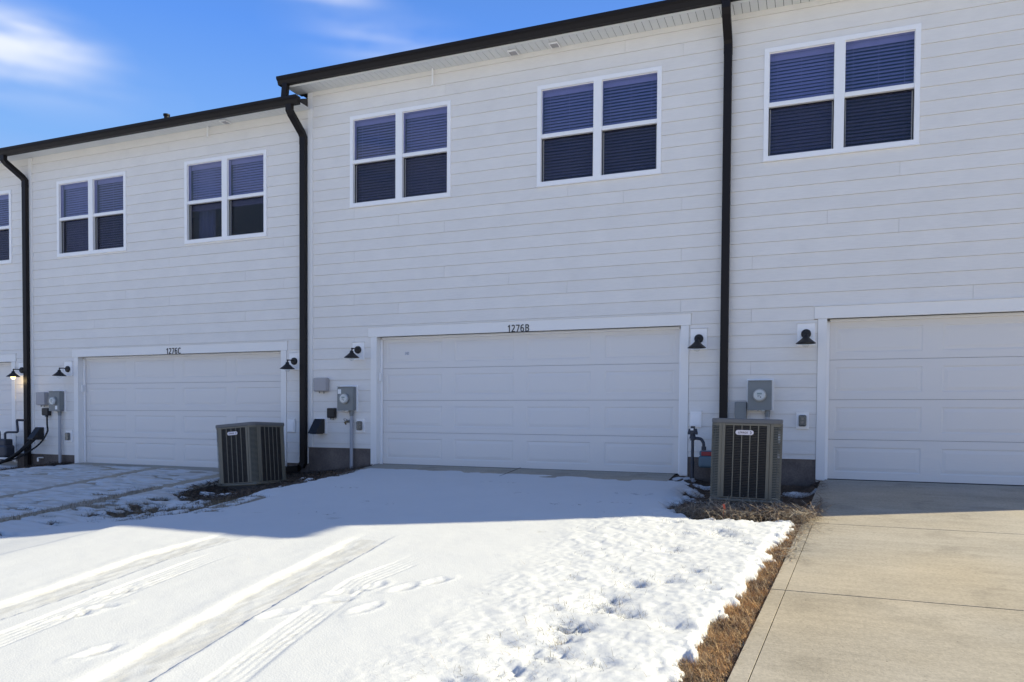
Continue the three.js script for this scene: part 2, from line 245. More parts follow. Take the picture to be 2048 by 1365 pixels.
const trackAt = (P, z) => { const a = P[0], n = P[P.length - 1]; if (z >= a[1]) return a[0] + (z - a[1]) * 0.05; if (z <= n[1]) return n[0]; for (let i = 1; i < P.length; i++) if (z > P[i][1]) return lerp(P[i][0], P[i - 1][0], (z - P[i][1]) / (P[i - 1][1] - P[i][1])); return n[0]; };
function snowT(x, z) {                                               // snow depth above the ground; below zero the ground shows
  if (x > 5.5) return z > 9.3 || x > 5.7 ? 0.06 : -0.1;
  if (z > 9.35) return 0.07;
  if (x > slabEdge(z) + 0.03) return -0.1;
  const n1 = fbm(x * 3, z * 3, 4, 101) - 0.5, n2 = fbm(x * 11, z * 11, 4, 111) - 0.5, n3 = fbm(x * 26, z * 26, 3, 121) - 0.5;
  const jag = 0.16 * n1 + 0.16 * n2 + 0.07 * n3;
  let d = 1e9;
  d = Math.min(d, edgeX(z) - x + (z > 2.2 ? 0.10 * n1 + 0.17 * n2 + 0.09 * n3 : 0));
  if (z < 3.6) {
    d = Math.min(d, polySD(x, z, bareB) + jag * 0.35, polySD(x, z, bareC) + jag * 0.5, polySD(x, z, bareAB) + jag * 1.3, polySD(x, z, bareBC) + jag * 1.5, polySD(x, z, bareCD) + jag);
  }
  const lawn = ss(-2.5, -1.7, x + 0.35 * n1) * ss(2.2, 3.0, z);      // lumpy thaw over turf
  const onC = 1 - ss(-8.6, -8.0, x);
  let full = lerp(0.052 + 0.012 * ss(3.5, 5.5, z), 0.056, lawn);
  full = lerp(full, 0.030, onC);
  if (z < 2.5) { const da = Math.min(polySD(x, z, bareB), polySD(x, z, bareC)); full *= onC > 0.5 ? 0.45 + 0.55 * ss(0.0, 1.2, da) : 0.10 + 0.90 * ss(0.0, 1.7, da); }
  let T = full * (d < 0 ? Math.max(-1, d / 0.10) : Math.sqrt(clamp(d / 0.10)));
  if (d > 0) {
    T += 0.010 * n1 * ss(0, 0.3, d);
    if (lawn > 0.01) { T += lawn * ss(0, 0.12, d) * (0.016 * n1 + 0.014 * (fbm(x * 4.4, z * 7.5, 3, 181) - 0.5) + 0.014 * n2 + 0.012 * n3 + 0.006 * (vn(x * 70, z * 70, 187) - 0.5)); for (const [px, pz, r, k] of pits) { const q = Math.hypot(x - px, (z - pz) * 1.25) / r; if (q < 3) T -= lawn * k * 1.2 * Math.exp(-q * q * 0.9) * (0.75 + 1.4 * n3 + 1.0 * n2); } T = Math.max(T, -0.012); }
  }
  for (const [px, pz, a, b] of islands) { const q = Math.hypot((x - px) / a, (z - pz) / b) + 2.2 * n2 + 1.2 * n3; if (q < 1.25) T = Math.max(T, 0.035 * (1.0 - q) + 0.004); }
  // patchy turf past the mulch bed
  if (x > -9.2 && x < -6.2 && z > 2.0 && z < 4.6) { const q = Math.hypot((x + 7.3) / 1.3, (z - 3.55) / 0.8); if (q < 1.25) { const wq = ss(1.25, 0.7, q); T = T * (1 - 0.72 * wq) - wq * ss(0.40, 0.60, fbm(x * 8, z * 8, 4, 131)) * 0.05; } }
  if (x > -10.2 && x < -7.9 && z > 2.4 && z < 4.4) { const q = Math.hypot((x + 8.8) / 1.0, (z - 3.3) / 0.6); if (q < 1.1) T -= (1.1 - q) * ss(0.46, 0.64, fbm(x * 7, z * 13, 4, 137)) * 0.06; }
  // wheel tracks
  const rut = (P, zEnd, w, floor, fade) => {                         // broad sloped bank on the left, sharp cut edge on the right
    const wob = 0.02 * (fbm(z * 2.3, P[0][0], 3, 141) - 0.5) + 0.020 * n3 + 0.012 * n2, u = (x - trackAt(P, z) + wob) / w; if (u < -2.2 || u > 2.2) return;
    const k = ss(zEnd - fade, zEnd + fade, z), inn = ss(-1.2, -0.72, u) * (1 - ss(0.9, 1.04, u)), rim = Math.exp(-Math.pow((u + 1.45) / 0.3, 2)) + 0.6 * Math.exp(-Math.pow((u - 1.2) / 0.2, 2));
    const tread = 0.004 * (vn(x * 55, z * 18, 151) - 0.5) + 0.003 * (vn(x * 90, z * 3, 153) - 0.5);
    T = lerp(T, Math.min(T, floor + tread + 0.008 * n2), inn * k) + 0.004 * rim * k * (0.6 + n2 * 1.5);
  };
  if (x > -5.8 && x < -2.2 && z > 4) {
    rut(deepL, 5.15, 0.17, 0.040, 0.5); rut(deepR, 4.85, 0.18, 0.038, 0.4);
    const thin = (P, zEnd) => { const u = (x - trackAt(P, z) + 0.01 * n2) / 0.115; if (Math.abs(u) > 1.4) return; const k = ss(zEnd - 0.4, zEnd + 0.5, z) * (1 - ss(0.9, 1.1, Math.abs(u))) * ss(-0.18, 0.05, n1 + 0.1); T -= k * (0.008 + 0.0045 * Math.cos(u * 15) * (0.5 + fbm(z * 3, u, 2, 191)) + 0.003 * (vn(x * 70, z * 30, 193) - 0.5)); };
    thin(thinL, 5.8); thin(thinR, 5.4);
    for (const [px, pz, a] of prints) { const c = Math.cos(a), s = Math.sin(a), lx = (x - px) * c + (z - pz) * s, lz = -(x - px) * s + (z - pz) * c, q = Math.hypot(lx / 0.055, lz / 0.125) + 0.9 * n3; if (q < 2) T = T - 0.013 * (1 - ss(0.25, 1.25, q)) + 0.004 * Math.exp(-Math.pow((q - 1.4) / 0.3, 2)); }
  }
  if (x < -8.2 && x > -14 && z < 9) {                                // slushy ruts and thin spots
    const bare = (P, w) => { const u = Math.abs(x - P + 0.10 * n1 + 0.05 * n2) / w; T = Math.min(T, lerp(-0.01, 0.05, ss(0.55, 1.25, u + 0.5 * n3))); };
    bare(-11.1 + 0.06 * (z - 2), 0.17); bare(-9.28, 0.19);
    const ax = x + 0.0, st = fbm(ax * 2.6, z * 9, 4, 161); T -= 0.065 * ss(0.56, 0.72, st);
  }
  return T;
}
{
  const xs = [-170, -80, -40, -26, ...steps(-20, -8, 0.06), ...steps(-8, -5.8, 0.03), ...steps(-5.8, 0.36, 0.0165), ...steps(0.36, 5.4, 0.5), ...steps(5.4, 5.9, 0.1), 6, 9, 14, 30, 80, 170], zs = [-0.05, ...steps(0.05, 2, 0.025), ...steps(2, 8.4, 0.0165), ...steps(8.4, 10, 0.1), ...steps(10, 20, 1), 20, 40, 90, 180];
  const g = sheet(xs, zs, (x, z) => { const t = snowT(x, z); return [terrain(x, z) + Math.max(t, -0.06) + (t < 0 ? -0.01 : 0), t]; }, -0.03, (x, z, [, t]) => {
    let c = [1, 1, 1];
    if (x < -8.0 && x > -15 && z < 7) { const k = ss(0.36, 0.66, fbm(x * 5, z * 14, 5, 171)) * 0.75 * ss(5.2, 3.8, z); c = [1 - 0.22 * k, 1 - 0.27 * k, 1 - 0.34 * k]; }   // grit ground into the slush
    if (x > -6 && x < -2 && z > 4 && t < 0.052) { const k = (0.25 + 0.75 * ss(0.35, 0.7, fbm(x * 22, z * 6, 4, 173))) * 0.75; c = [1 - 0.20 * k, 1 - 0.22 * k, 1 - 0.26 * k]; }
    return c;
  });
  const m = setting('snow', g, M.snow, 'white snow over the driveways and lawn, cut by wheel tracks');
}

// ---------------------------------------------------------------- townhouses
const E = 0.1778, font = await new FontLoader().loadAsync('fonts/droid/droid_sans_regular.typeface.json');
const panelGeo = (() => { // embossed garage panel: sunk border rising to a flat field
  const w = 0.5, h = 0.5, P = [[1, 0], [0.0, -0.004], [-1, -0.013], [-2, -0.012], [-3, -0.001]];
  return (W, H) => { const o = [0, 0.014, 0.022, 0.06].map((d, i) => [W / 2 - d, H / 2 - d, [-0.0005, -0.007, -0.007, -0.001][i]]), v = [], uv = [];
    const q = (a, b, c, d) => { for (const k of [a, b, c, a, c, d]) { v.push(...k); uv.push(k[0], k[1]); } };
    for (let i = 0; i < 3; i++) { const [w0, h0, z0] = o[i], [w1, h1, z1] = o[i + 1]; q([-w0, -h0, z0], [w0, -h0, z0], [w1, -h1, z1], [-w1, -h1, z1]); q([w0, -h0, z0], [w0, h0, z0], [w1, h1, z1], [w1, -h1, z1]); q([w0, h0, z0], [-w0, h0, z0], [-w1, h1, z1], [w1, h1, z1]); q([-w0, h0, z0], [-w0, -h0, z0], [-w1, -h1, z1], [-w1, h1, z1]); }
    const [a, b, z] = o[3]; q([-a, -b, z], [a, -b, z], [a, b, z], [-a, b, z]);
    const g = new THREE.BufferGeometry(); g.setAttribute('position', new THREE.Float32BufferAttribute(v, 3)); g.setAttribute('uv', new THREE.Float32BufferAttribute(uv, 2)); g.computeVertexNormals(); return g; };
})()(1.02, 0.33);

function plankGeo(x0, x1, y0, y1, full0, full1) { // lapped board, its foot proud of its head
  const zf = (y) => lerp(0.020, 0.009, (y - full0) / (full1 - full0)), zb = -0.004, v = [], uv = [], ou = rnd() * 7, ov = rnd() * 5;
  const q = (a, b, c, d) => { for (const k of [a, b, c, a, c, d]) { v.push(...k); uv.push(k[0] + ou, k[1] + ov); } };
  const f0 = zf(y0), f1 = zf(y1);
  q([x0, y0, f0], [x1, y0, f0], [x1, y1, f1], [x0, y1, f1]); q([x0, y0, zb], [x1, y0, zb], [x1, y0, f0], [x0, y0, f0]); q([x0, y1, f1], [x1, y1, f1], [x1, y1, zb], [x0, y1, zb]);
  q([x0, y0, zb], [x0, y0, f0], [x0, y1, f1], [x0, y1, zb]); q([x1, y0, f0], [x1, y0, zb], [x1, y1, zb], [x1, y1, f1]);
  const g = new THREE.BufferGeometry(); g.setAttribute('position', new THREE.Float32BufferAttribute(v, 3)); g.setAttribute('uv', new THREE.Float32BufferAttribute(uv, 2)); g.computeVertexNormals(); return g;
}
function siding(house, u) {
  const s = sub(house, 'siding'), ex = [...u.windows.map((w) => [w.x0 + 0.004, w.x1 - 0.004, w.y0 + 0.004, w.y1 - 0.004]), [u.door[0] - 0.115, u.door[1] + 0.115, -2, u.trimTop - 0.165], [u.door[0] - 0.16, u.door[1] + 0.14, u.trimTop - 0.165, u.trimTop]];
  const x0 = u.x0 + (u.corner ? 0.1 : 0.001), x1 = u.x1 - (u.cornerR ? 0.1 : 0.001);
  for (let n = Math.floor(u.base / E); n * E < u.soffit - 0.02; n++) {
    const F0 = n * E, F1 = F0 + E, a = Math.max(F0, u.base), b = Math.min(F1 - 0.0024, u.soffit + 0.004); if (b - a < 0.02) continue;
    const cuts = new Set([x0, x1]); const stag = ((n % 4) + 4) % 4; let j0 = u.joint - [0, 0.83, 1.67, 2.6][[1, 2, 3, 0][stag]];
    for (let j = j0 - 3.7 * 3; j < x1; j += 3.7) if (j > x0 + 0.25 && j < x1 - 0.25 && hash(n, Math.round(j * 3), 77) > 0.42 && !u.windows.some((w) => F0 > w.y0 - 0.05 && F1 < w.y1 + 0.05)) cuts.add(j);
    const joints = new Set([...cuts]);
    for (const [p, q, r, t] of ex) if (t > a && r < b) { if (p > x0 && p < x1) cuts.add(p); if (q > x0 && q < x1) cuts.add(q); }
    const c = [...cuts].sort((p, q) => p - q);
    for (let i = 0; i < c.length - 1; i++) {
      let p = c[i], q = c[i + 1]; if (q - p < 0.006) continue; const m = (p + q) / 2; let lo = a, hi = b, drop = false;
      for (const [e0, e1, r, t] of ex) if (m > e0 && m < e1 && t > lo && r < hi) { if (r <= lo + 0.001 && t >= hi - 0.001) drop = true; else if (r <= lo + 0.001) lo = t; else hi = r; }
      if (drop || hi - lo < 0.012) continue;
      if (joints.has(p) && p > x0) p += 0.0012; if (joints.has(q) && q < x1) q -= 0.0012;
      part(s, 'plank', plankGeo(p, q, lo, hi, F0, F1), M.siding[Math.floor(rnd() * 3)]);
    }
  }
}
function windowUnit(house, w) {
  const g = sub(house, 'window'), { x0, x1, y0, y1 } = w, fr = 0.056, mx = (x0 + x1) / 2, mh = 0.058, my = (y0 + y1) / 2 - 0.005;
  const fg = extr(rect(x0, x1, y0, y1), 0.105, [rect(x0 + fr, mx - mh, y0 + fr, y1 - fr), rect(mx + mh, x1 - fr, y0 + fr, y1 - fr)], 0.003); fg.translate(0, 0, -0.075); part(g, 'frame', fg, M.vinyl);
  part(g, 'sill', rb(x0 - 0.012, x1 + 0.012, y0 - 0.014, y0 - 0.004, -0.01, 0.042, 0.003), M.vinyl);
  for (const [a, b] of [[x0 + fr, mx - mh], [mx + mh, x1 - fr]]) {
    part(g, 'meeting_rail', rb(a + 0.0015, b - 0.0015, my - 0.028, my + 0.028, -0.045, 0.018, 0.004), M.vinyl);
    const up = extr(rect(a + 0.0015, b - 0.0015, my + 0.03, y1 - fr - 0.0015), 0.02, [rect(a + 0.010, b - 0.010, my + 0.036, y1 - fr - 0.010)]); up.translate(0, 0, -0.018); part(g, 'sash', up, M.vinyl);
    part(g, 'pane', new THREE.PlaneGeometry(b - a - 0.018, y1 - fr - my - 0.043).translate((a + b) / 2, (y1 - fr + my + 0.026) / 2, -0.009), M.glass);
    const lo = extr(rect(a + 0.0015, b - 0.0015, y0 + fr + 0.0015, my - 0.03), 0.02, [rect(a + 0.026, b - 0.026, y0 + fr + 0.03, my - 0.034)]); lo.translate(0, 0, -0.062); part(g, 'sash', lo, M.vinyl);
    part(g, 'pane', new THREE.PlaneGeometry(b - a - 0.05, my - y0 - fr - 0.06).translate((a + b) / 2, (y0 + fr + my) / 2, -0.052), M.glass);
    part(g, 'insect_screen', new THREE.PlaneGeometry(b - a - 0.012, my - y0 - fr - 0.036).translate((a + b) / 2, (y0 + fr + my - 0.026) / 2, -0.030), M.screen);
    part(g, 'screen_frame', extr(rect(a + 0.002, b - 0.002, y0 + fr + 0.002, my - 0.0305), 0.008, [rect(a + 0.014, b - 0.014, y0 + fr + 0.014, my - 0.042)]).translate(0, 0, -0.034), M.bronze);
  }
}
function blind(w, side, label, bottom) {
  const { x0, x1, y0, y1 } = w, fr = 0.056, mh = 0.058, mx = (x0 + x1) / 2, [a, b] = side ? [mx + mh, x1 - fr] : [x0 + fr, mx - mh], cx = (a + b) / 2, top = y1 - fr + 0.01, bot = bottom ?? y0 + fr - 0.02;
  const t = thing('window_blind', label, 'blind', [cx, bot, -0.125], 'slatted blinds in the upstairs windows');
  part(t, 'valance', rb(a - 0.008, b + 0.008, top - 0.085, top, -0.104, -0.092, 0.003), M.blind);
  part(t, 'headrail', bx(a - 0.003, b + 0.003, top - 0.05, top - 0.003, -0.160, -0.106), M.blind);
  const geoT = new THREE.BoxGeometry(b - a + 0.002, 0.050, 0.0028); geoT.rotateX(-0.66 + rr(-0.12, 0.14));
  let y = top - 0.10; for (; y > bot + 0.06; y -= 0.0455) shared(t, 'slat', geoT, M.blind, cx, y + rr(-0.0012, 0.0012), -0.125).rotation.z = rr(-0.0015, 0.0015);
  if (bottom) for (let k = 0; k < 12; k++) shared(t, 'slat', sg2(b - a), M.blind, cx, bot + 0.03 + k * 0.0048, -0.125);
  part(t, 'bottom_rail', rb(a - 0.002, b + 0.002, bot, bot + 0.022, -0.150, -0.100, 0.003), M.blind);
  for (const f of [0.13, 0.5, 0.87]) part(t, 'ladder_cord', bx(lerp(a, b, f) - 0.0022, lerp(a, b, f) + 0.0022, bot + 0.022, top - 0.06, -0.1005, -0.0985), M.cord);
}
const sgc = new Map(); const sg2 = (w) => { const k = w.toFixed(3); if (!sgc.has(k)) sgc.set(k, new THREE.BoxGeometry(w + 0.004, 0.0026, 0.05)); return sgc.get(k); };
function garageDoor(house, u) {
  const [a, b] = u.door, f = u.floor, g = sub(house, 'garage_door'), zf = -0.125, hs = 0.526;
  for (let r = 0; r < 4; r++) {
    const y0 = f + 0.012 + r * hs, y1 = y0 + hs - 0.0075, w = (b - a) / 4, holes = [];
    for (let c = 0; c < 4; c++) { const cx = a + w * (c + 0.5), cy = (y0 + y1) / 2 ; holes.push(rect(cx - 0.51, cx + 0.51, cy - 0.165, cy + 0.165)); }
    const s = extr(rect(a - 0.02, b + 0.02, y0, y1), 0.04, holes, 0.002); s.translate(0, 0, zf - 0.044); part(g, 'section', s, M.door);
    for (let c = 0; c < 4; c++) shared(g, 'panel', panelGeo, M.door, a + w * (c + 0.5), (y0 + y1) / 2, zf - 0.002);
  }
  part(g, 'door_backing', bx(a - 0.04, b + 0.04, f + 0.02, f + 2.15, zf - 0.07, zf - 0.05), M.parge);
  part(g, 'bottom_seal', bx(a - 0.01, b + 0.01, f - 0.012, f + 0.0095, zf - 0.05, zf - 0.006), M.rubber);
}
const KGUT = [[0, 0], [0.075, 0], [0.088, 0.03], [0.10, 0.06], [0.125, 0.085], [0.127, 0.125], [0.112, 0.125], [0.112, 0.118], [0.120, 0.117], [0.118, 0.09], [0.093, 0.066], [0.08, 0.035], [0.07, 0.006], [0.005, 0.006], [0.005, 0.12], [0, 0.12]];
function house(u) {
  const h = thing('townhouse', u.label, 'townhouse', [(u.x0 + u.x1) / 2, u.floor, 0], 'row of joined white townhouses');
  siding(h, u);
  const wh = u.windows.map((w) => rect(w.x0 + 0.02, w.x1 - 0.02, w.y0 + 0.02, w.y1 - 0.02));
  const sh = extr([[u.x0 + 0.002, u.base - 0.04], [u.door[0] - 0.11, u.base - 0.04], [u.door[0] - 0.11, u.trimTop - 0.16], [u.door[1] + 0.11, u.trimTop - 0.16], [u.door[1] + 0.11, u.base - 0.04], [u.x1 - 0.002, u.base - 0.04], [u.x1 - 0.002, u.soffit + 0.1], [u.x0 + 0.002, u.soffit + 0.1]], 0.09, wh); sh.translate(0, 0, -0.097); part(h, 'sheathing', sh, M.sheath);
  // foundation either side of the garage
  for (const [p, q] of [[u.x0 + 0.003, u.door[0] - 0.112], [u.door[1] + 0.112, u.x1 - 0.003]]) part(h, 'foundation', bx(p, q, u.floor - 0.6, u.base - 0.002, -0.2, -0.003), M.parge);
  // trim round the garage opening
  const [a, b] = u.door, tt = u.trimTop, f = u.floor;
  part(h, 'header_trim', rb(a - 0.158, b + 0.138, tt - 0.163, tt - 0.004, -0.004, 0.030, 0.003), M.trim);
  part(h, 'drip_cap', bx(a - 0.17, b + 0.15, tt - 0.003, tt + 0.003, 0.0, 0.041), M.trim);
  for (const [p, q] of [[a - 0.112, a], [b, b + 0.112]]) part(h, 'jamb_trim', rb(p, q, f - 0.005, tt - 0.165, -0.006, 0.028, 0.003), M.trim);
  for (const [p, q] of [[a - 0.108, a - 0.001], [b + 0.001, b + 0.108]]) part(h, 'jamb', bx(p, q, f - 0.03, tt - 0.02, -0.30, -0.0065), M.trim);
  part(h, 'head_jamb', bx(a - 0.001, b + 0.001, tt - 0.160, tt - 0.02, -0.30, -0.0045), M.trim);
  for (const x of [a + 0.018, b - 0.018]) part(h, 'stop_moulding', rb(x - 0.018, x + 0.018, f, tt - 0.20, -0.122, -0.09, 0.005), M.vinyl);
  part(h, 'stop_moulding', rb(a + 0.037, b - 0.037, tt - 0.198, tt - 0.161, -0.122, -0.09, 0.005), M.vinyl);
  garageDoor(h, u);
  for (const w of u.windows) windowUnit(h, w);
  if (u.corner) part(h, 'corner_board', rb(u.x0 + 0.001, u.x0 + 0.097, u.base, u.soffit, -0.005, 0.03, 0.003), M.trim);
  if (u.cornerR) part(h, 'corner_board', rb(u.x1 - 0.097, u.x1 + 0.02, u.base, u.soffit, -0.005, 0.03, 0.003), M.trim);
  // shell, floors and roof
  const yt = u.soffit + 0.04, D = -10.5;
  part(h, 'party_wall', merge([bx(u.x0 + 0.003, u.x0 + 0.09, f - 0.6, yt, D, -0.2), bx(u.x1 - 0.09, u.x1 - 0.003, f - 0.6, yt, D, -0.2), bx(u.x0 + 0.091, u.x1 - 0.091, f - 0.6, yt, D, D + 0.1), bx(u.x0 + 0.091, u.x1 - 0.091, 2.15, 2.4, D + 0.101, -0.101), bx(u.x0 + 0.091, u.x1 - 0.091, yt - 0.2, yt - 0.1, D + 0.101, -0.101), bx(u.x0 + 0.091, u.x1 - 0.091, f - 0.15, f - 0.03, D + 0.101, -0.29), bx(u.x0 + 0.003, u.x0 + 0.09, u.base, yt, -0.199, -0.0975), bx(u.x1 - 0.09, u.x1 - 0.003, u.base, yt, -0.199, -0.0975)]), M.shell);
  const pf = 0.335, pitch = 0.42, ridge = -5.3, rx0 = u.roof0, rx1 = u.roof1;
  const rp = [[-pf, u.gut + 0.115], [-ridge, u.gut + 0.115 + pitch * (pf - ridge)], [11.0, u.gut + 0.115 + pitch * (pf - ridge) - pitch * (11 + ridge)], [11.0, u.soffit + 0.045], [0.10, u.soffit + 0.045], [0.10, u.soffit + 0.02], [-pf, u.soffit + 0.02]];
  part(h, 'roof', alongX(extr(rp, rx1 - rx0), rx0), M.shingle);
  part(h, 'fascia', bx(rx0 + 0.002, rx1 - 0.002, u.soffit - 0.018, u.gut + 0.112, pf + 0.001, pf + 0.016), M.soffit);
  const so = sub(h, 'soffit'); const sgeo = new THREE.BoxGeometry(0.098, 0.008, 0.322);
  for (let x = u.x0 + 0.004; x < u.x1 - 0.02; x += 0.1045) { if (x + 0.098 > u.x1 + 0.06) break; shared(so, 'soffit_panel', sgeo, M.soffit, x + 0.052, u.soffit + 0.008, 0.170); }
  if (u.roof0 < u.x0 - 0.05) part(so, 'soffit_return', bx(u.roof0 + 0.003, u.x0 + 0.001, u.soffit + 0.004, u.soffit + 0.012, 0.009, 0.331), M.soffit);
  const gp = extr(KGUT.map(([q, y]) => [-q, y]), u.g1 - u.g0); part(h, 'gutter', alongX(gp, u.g0).translate(0, u.gut, pf + 0.018), M.bronze);
  const cap = () => extr([[0, 0], [-0.075, 0], [-0.10, 0.06], [-0.127, 0.085], [-0.127, 0.125], [0, 0.122]], 0.003);
  part(h, 'gutter_cap', alongX(cap(), u.g0 - 0.003).translate(0, u.gut, pf + 0.018), M.bronze); part(h, 'gutter_cap', alongX(cap(), u.g1).translate(0, u.gut, pf + 0.018), M.bronze);
  // downspout from the gutter back to the wall
  if (u.spout) {
    const { x, foot, elbow, out } = u.spout, w = 0.052, dpt = 0.038, z0 = pf + 0.07, z1 = 0.075, d = sub(h, 'downspout'), yT = u.gut + 0.006, x2 = out ?? x;
    const path = [[x2, yT, z0], [x2, yT - 0.09, z0], [lerp(x2, x, 0.12), yT - 0.14, lerp(z0, z1, 0.12)], [lerp(x2, x, 0.88), yT - 0.36, lerp(z0, z1, 0.88)], [x, yT - 0.42, z1], [x, yT - 0.55, z1]];
    const sweep = (pts, wx, wz) => { const v = [], uv = [], rings = pts.map((q, i) => { const t = V(0, 0, 0), A = V(...pts[Math.max(0, i - 1)]), B = V(...pts[Math.min(pts.length - 1, i + 1)]); t.subVectors(B, A).normalize(); const sx = Math.abs(t.x) > 0.85 ? V(0, 1, 0) : V(1, 0, 0); const n = V(0, 0, 0).crossVectors(t, sx).normalize(), s2 = V(0, 0, 0).crossVectors(n, t).normalize(); const c = V(...q); return [[-1, -1], [1, -1], [1, 1], [-1, 1]].map(([p, r]) => c.clone().addScaledVector(s2, p * wx).addScaledVector(n, r * wz)); });
      for (let i = 0; i < rings.length - 1; i++) for (let k = 0; k < 4; k++) { const A = rings[i][k], B = rings[i][(k + 1) % 4], C = rings[i + 1][(k + 1) % 4], Dd = rings[i + 1][k]; for (const q of [A, B, C, A, C, Dd]) { v.push(q.x, q.y, q.z); uv.push(q.x, q.y); } }
      const gg = new THREE.BufferGeometry(); gg.setAttribute('position', new THREE.Float32BufferAttribute(v, 3)); gg.setAttribute('uv', new THREE.Float32BufferAttribute(uv, 2)); gg.computeVertexNormals(); return gg; };
    part(d, 'elbow', sweep(path, w * 1.06, dpt * 1.06), M.bronze);
    part(d, 'pipe', sweep([[x, yT - 0.5, z1], [x, foot + (elbow ? 0.16 : 0), z1]], w, dpt), M.bronze);
    if (elbow) part(d, 'foot_elbow', sweep([[x, foot + 0.22, z1], [x, foot + 0.13, z1], [x - 0.03, foot + 0.06, z1 + 0.01], [x - 0.10, foot + 0.015, z1 + 0.02], [x - 0.34, foot - 0.01, z1 + 0.05]], w * 1.05, dpt * 1.05), M.bronze);
  }
  return h;
}
const W = (x0, y0, w = 1.85, h = 1.487) => ({ x0, x1: x0 + w, y0, y1: y0 + h });
const UA = { label: 'white end townhouse behind the bare concrete driveway', x0: -1.12, x1: 5.5, floor: -0.335, base: -0.068, soffit: 5.935, gut: 5.945, door: [0.21, 5.19], trimTop: 1.95, windows: [W(-0.615, 3.925), W(2.72, 3.925)], joint: 1.86, roof0: -1.12, roof1: 5.72, g0: -1.10, g1: 5.73, cornerR: true };
const UB = { label: 'white townhouse with 1276B over its garage door', x0: -7.98, x1: -1.121, floor: -0.335, base: -0.075, soffit: 5.935, gut: 5.945, door: [-6.62, -1.682], trimTop: 1.93, windows: [W(-7.135, 3.93), W(-3.84, 3.925)], joint: -1.69, roof0: -8.2, roof1: -1.121, g0: -8.27, g1: -1.106, corner: true, spout: { x: -1.085, foot: -0.45 } };
const UC = { label: 'white townhouse with 1276C over its garage door', x0: -14.82, x1: -7.981, floor: -0.52, base: -0.3556, soffit: 5.65, gut: 5.60, door: [-13.46, -8.545], trimTop: 1.755, windows: [W(-14.005, 3.6), W(-10.70, 3.605)], joint: -8.49, roof0: -14.82, roof1: -7.983, g0: -14.812, g1: -7.885, corner: true, spout: { x: -8.035, foot: -0.46, elbow: true, out: -8.06 } };
const UD = { label: 'white townhouse with the lit wall lamp and gas meter', x0: -21.7, x1: -14.821, floor: -0.52, base: -0.3556, soffit: 5.65, gut: 5.60, door: [-20.3, -15.38], trimTop: 1.70, windows: [W(-17.19, 3.58)], joint: -15.0, roof0: -21.7, roof1: -14.821, g0: -21.7, g1: -14.816, spout: { x: -14.85, foot: -0.62, out: -15.0 } };
const houses = [UA, UB, UC, UD].map(house);
// stub of downspout that drops from the upper gutter into the lower one, roof pipe, soffit vents, overflow pipes
part(houses[1], 'gutter_drop', (() => { const g = new THREE.BoxGeometry(0.10, 0.24, 0.075); g.rotateZ(-0.10); g.translate(-8.15, 5.85, 0.40); return g; })(), M.bronze);
part(houses[2], 'vent_pipe', merge([cyl(0.05, 0.05, 0.4, 14).translate(-12.19, 6.34, -1.0), cyl(0.065, 0.065, 0.03, 14).translate(-12.19, 6.53, -1.0)]), M.bronze);
for (const [i, x, y] of [[1, -4.20, 5.935], [1, -3.55, 5.935], [2, -9.66, 5.65]]) {
  const v = sub(houses[i], 'soffit_vent'), yy = y - 0.006;
  part(v, 'hood', merge([bx(x - 0.06, x + 0.075, yy - 0.022, yy, 0.20, 0.215), bx(x - 0.06, x - 0.05, yy - 0.022, yy, 0.06, 0.199), bx(x + 0.065, x + 0.075, yy - 0.022, yy, 0.06, 0.199)]), M.vinyl);
  part(v, 'louvre', bx(x - 0.049, x + 0.064, yy - 0.012, yy - 0.002, 0.07, 0.198), M.tanBox);
}
for (const [i, x, y0, y1] of [[1, -5.58, 5.69, 5.94], [2, -10.11, 5.47, 5.65]]) part(houses[i], 'overflow_pipe', merge([cyl(0.013, 0.013, y1 - y0, 12).translate(x, (y0 + y1) / 2, 0.075), cyl(0.018, 0.018, 0.02, 12).translate(x, y0, 0.075)]), M.vinyl);

// blinds and curtains
const wins = [[UA.windows[0], 'over the lamp of the end house'], [UB.windows[0], 'in the 1276B window by the downspout joint'], [UB.windows[1], 'in the 1276B window with 1276B below it'], [UC.windows[0], 'in the 1276C window over the slushy ruts'], [UC.windows[1], 'in the 1276C window with the curtain'], [UD.windows[0], 'in the lit-lamp house window']];
wins.forEach(([w, where], i) => { for (const s of [0, 1]) blind(w, s, `white slatted blind behind the ${s ? 'right' : 'left'} half ${where}`, i === 4 ? 4.22 : undefined); });
{
  const w = UC.windows[1];
  for (const [a, b, label] of [[w.x0 + 0.10, w.x0 + 0.46, 'pale curtain hanging left inside the 1276C window'], [w.x1 - 0.24, w.x1 - 0.03, 'pale curtain hanging right inside the 1276C window']]) {
    const g = new THREE.PlaneGeometry(b - a, 1.6, 40, 1), p = g.attributes.position; for (let i = 0; i < p.count; i++) p.setZ(i, 0.03 * Math.sin(p.getX(i) * 55)); g.computeVertexNormals();
    const t = thing('curtain', label, 'curtain', [(a + b) / 2, 3.55, -0.24], 'curtains'); part(t, 'fabric', g.translate((a + b) / 2, 4.35, -0.24), M.curtain); part(t, 'rod', cyl(0.012, 0.012, b - a + 0.2, 10).rotateZ(Math.PI / 2).translate((a + b) / 2, 5.13, -0.24), M.steel);
  }
}
